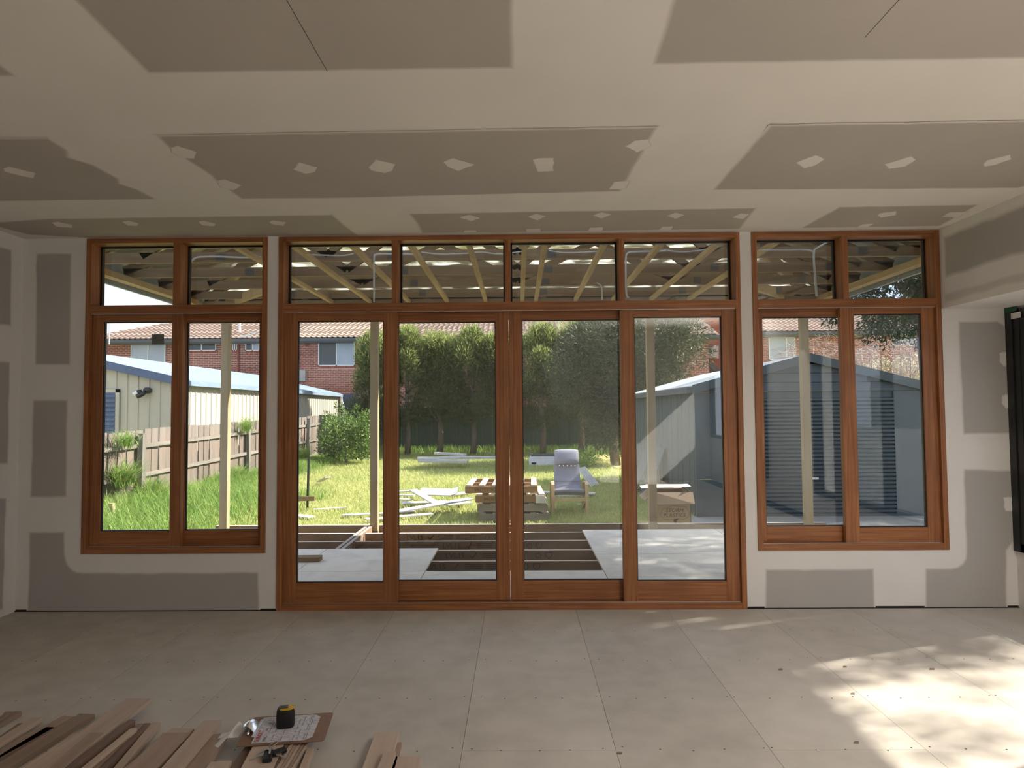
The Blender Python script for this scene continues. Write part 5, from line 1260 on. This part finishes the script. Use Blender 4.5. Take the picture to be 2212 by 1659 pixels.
obj('spring', MB().tube([cbp(.025, .075, .006), cbp(.025, .165, .006)], .006, 8), 'chrome', cp, True)

# tape measure
q = atz(617, 1568, CZ + .002)
t = thing('tape_measure', (q[0], q[1], CZ + .002), 'black and yellow tape measure standing on the clipboard paper', 'tape measure')
prof = []
for k in range(20):
    a = 2 * math.pi * k / 20; ca, sa = math.cos(a), math.sin(a)
    prof.append((.036 * math.copysign(abs(ca) ** .6, ca), .030 * math.copysign(abs(sa) ** .6, sa)))
TM = Matrix.Rotation(.25, 3, 'Z')
def tp(x, y, z): v = TM @ Vector((x, y, 0)); return (q[0] + v.x, q[1] + v.y, CZ + .003 + z)
zz = [(0, .94), (.006, 1), (.045, 1.0), (.062, .97), (.070, .90)]
obj('case', MB().grid([[tp(x * s, y * s, z) for x, y in prof + prof[:1]] for z, s in zz]).add([tp(x * .9, y * .9, .070) for x, y in prof], [tuple(range(20))]).add([tp(x * .94, y * .94, 0) for x, y in prof], [tuple(range(20))]), 'rubber', t, True)
obj('cap', MB().prism([tp(.004 + x * .72, y * .78, .0695) for x, y in prof], (0, 0, .004)), 'yellow', t)
obj('belt_clip', MB().prism([tp(-.026, -.012, .074), tp(.010, -.012, .074), tp(.010, .012, .074), tp(-.026, .012, .074)], (0, 0, .004)).prism([tp(-.018, -.006, .078), tp(.004, -.006, .078), tp(.004, .006, .078), tp(-.018, .006, .078)], (0, 0, .002)), 'gutter', t, bevel=.001)
obj('thumb_lock', MB().prism([tp(.028, -.008, .066), tp(.036, -.008, .062), tp(.036, .008, .062), tp(.028, .008, .066)], (0, 0, .006)), 'yellow', t)

# keys
q = atz(582, 1630, .062); t = thing('key_bunch', (q[0], q[1], .061), 'bunch of keys with black fobs lying on the wide offcut', 'keys')
def kp(x, y, z): return (q[0] + x, q[1] + y, .061 + z)
obj('key_ring', MB().tube([kp(.005 + .016 * math.cos(i * .5236), .028 + .016 * math.sin(i * .5236), .026 + .006 * math.cos(i * .5236)) for i in range(13)], .0015, 6, caps=False), 'brass', t, True)
def fob(x, y, w, l, rot, z=.0, h=.016):
    c, s = math.cos(rot), math.sin(rot); P = [(-w, -l), (w, -l), (w * 1.1, 0), (w, l), (-w, l), (-w * 1.1, 0)]
    obj('fob', MB().prism([kp(x + a * c - b * s, y + a * s + b * c, z) for a, b in P], (0, 0, h)), 'rubber', t, bevel=.004)
fob(.004, -.024, .016, .034, .25); fob(.034, .008, .013, .026, -.9)
def key(x, y, rot, z, tilt):
    c, s = math.cos(rot), math.sin(rot); m = MB(); f = lambda a, b, e=0: kp(x + a * c - b * s, y + a * s + b * c, z + tilt * b + e)
    m.prism([f(.011 * math.cos(i * .7854), .011 * math.sin(i * .7854)) for i in range(8)], (0, 0, .002)); m.prism([f(-.004, -.010), f(.004, -.010), f(.004, -.040), f(.0, -.046), f(-.004, -.040)], (0, 0, .002)); obj('key', m, 'brass', t)
key(.002, .004, .3, .019, -.1); key(-.022, -.012, -.9, .006, .06); key(.04, -.012, .9, .008, .05); key(-.012, .012, -.4, .016, -.05)

# white scrap, torn paper
q = atz(500, 1600, .03); m = MB()
m.prism([q + [-.05, -.06, .0], q + [-.025, -.065, .004], q + [.0, .0, .03], q + [-.03, .015, .02]], (0, 0, .002))
m.prism([q + [-.015, -.02, .02], q + [.03, -.01, .018], q + [.042, .03, .035], q + [.008, .052, .05]], (0, .002, .002)); m.prism([q + [-.05, -.01, .012], q + [.01, .0, .025], q + [.012, .02, .03], q + [-.045, .012, .02]], (0, 0, .002))
tag(obj('paper_scrap', m, 'plainpaper', base=tuple(q)), 'crumpled white paper scrap beside the clipboard', 'paper')
# chips of wood
for px, py, s, l in ((1825, 1441, 0.0110, 'small dark wood chip just outside the dappled light'), (1686, 1447, 0.0121, 'small brown wood chip on the bare floor'), (1842, 1499, 0.0110, 'bent wood chip in the light patch at the left'), (1850, 1605, 0.0121, 'dark knot of wood at the joint near the bright patch'), (1338, 1628, 0.0110, 'pale wood chip near the bottom centre floor joint'), (2013, 1446, 0.0165, 'thin curled shaving in the shade at the right')):
    q = atz(px, py, 0); tag(obj('wood_chip', MB().prism([q + [-s, -.004, 0], q + [s * .6, -.006, 0], q + [s, .004, 0], q + [-.3 * s, .006, 0]], (0, 0, .005)), 'offcut_dark', base=tuple(q)), l, 'wood chip')
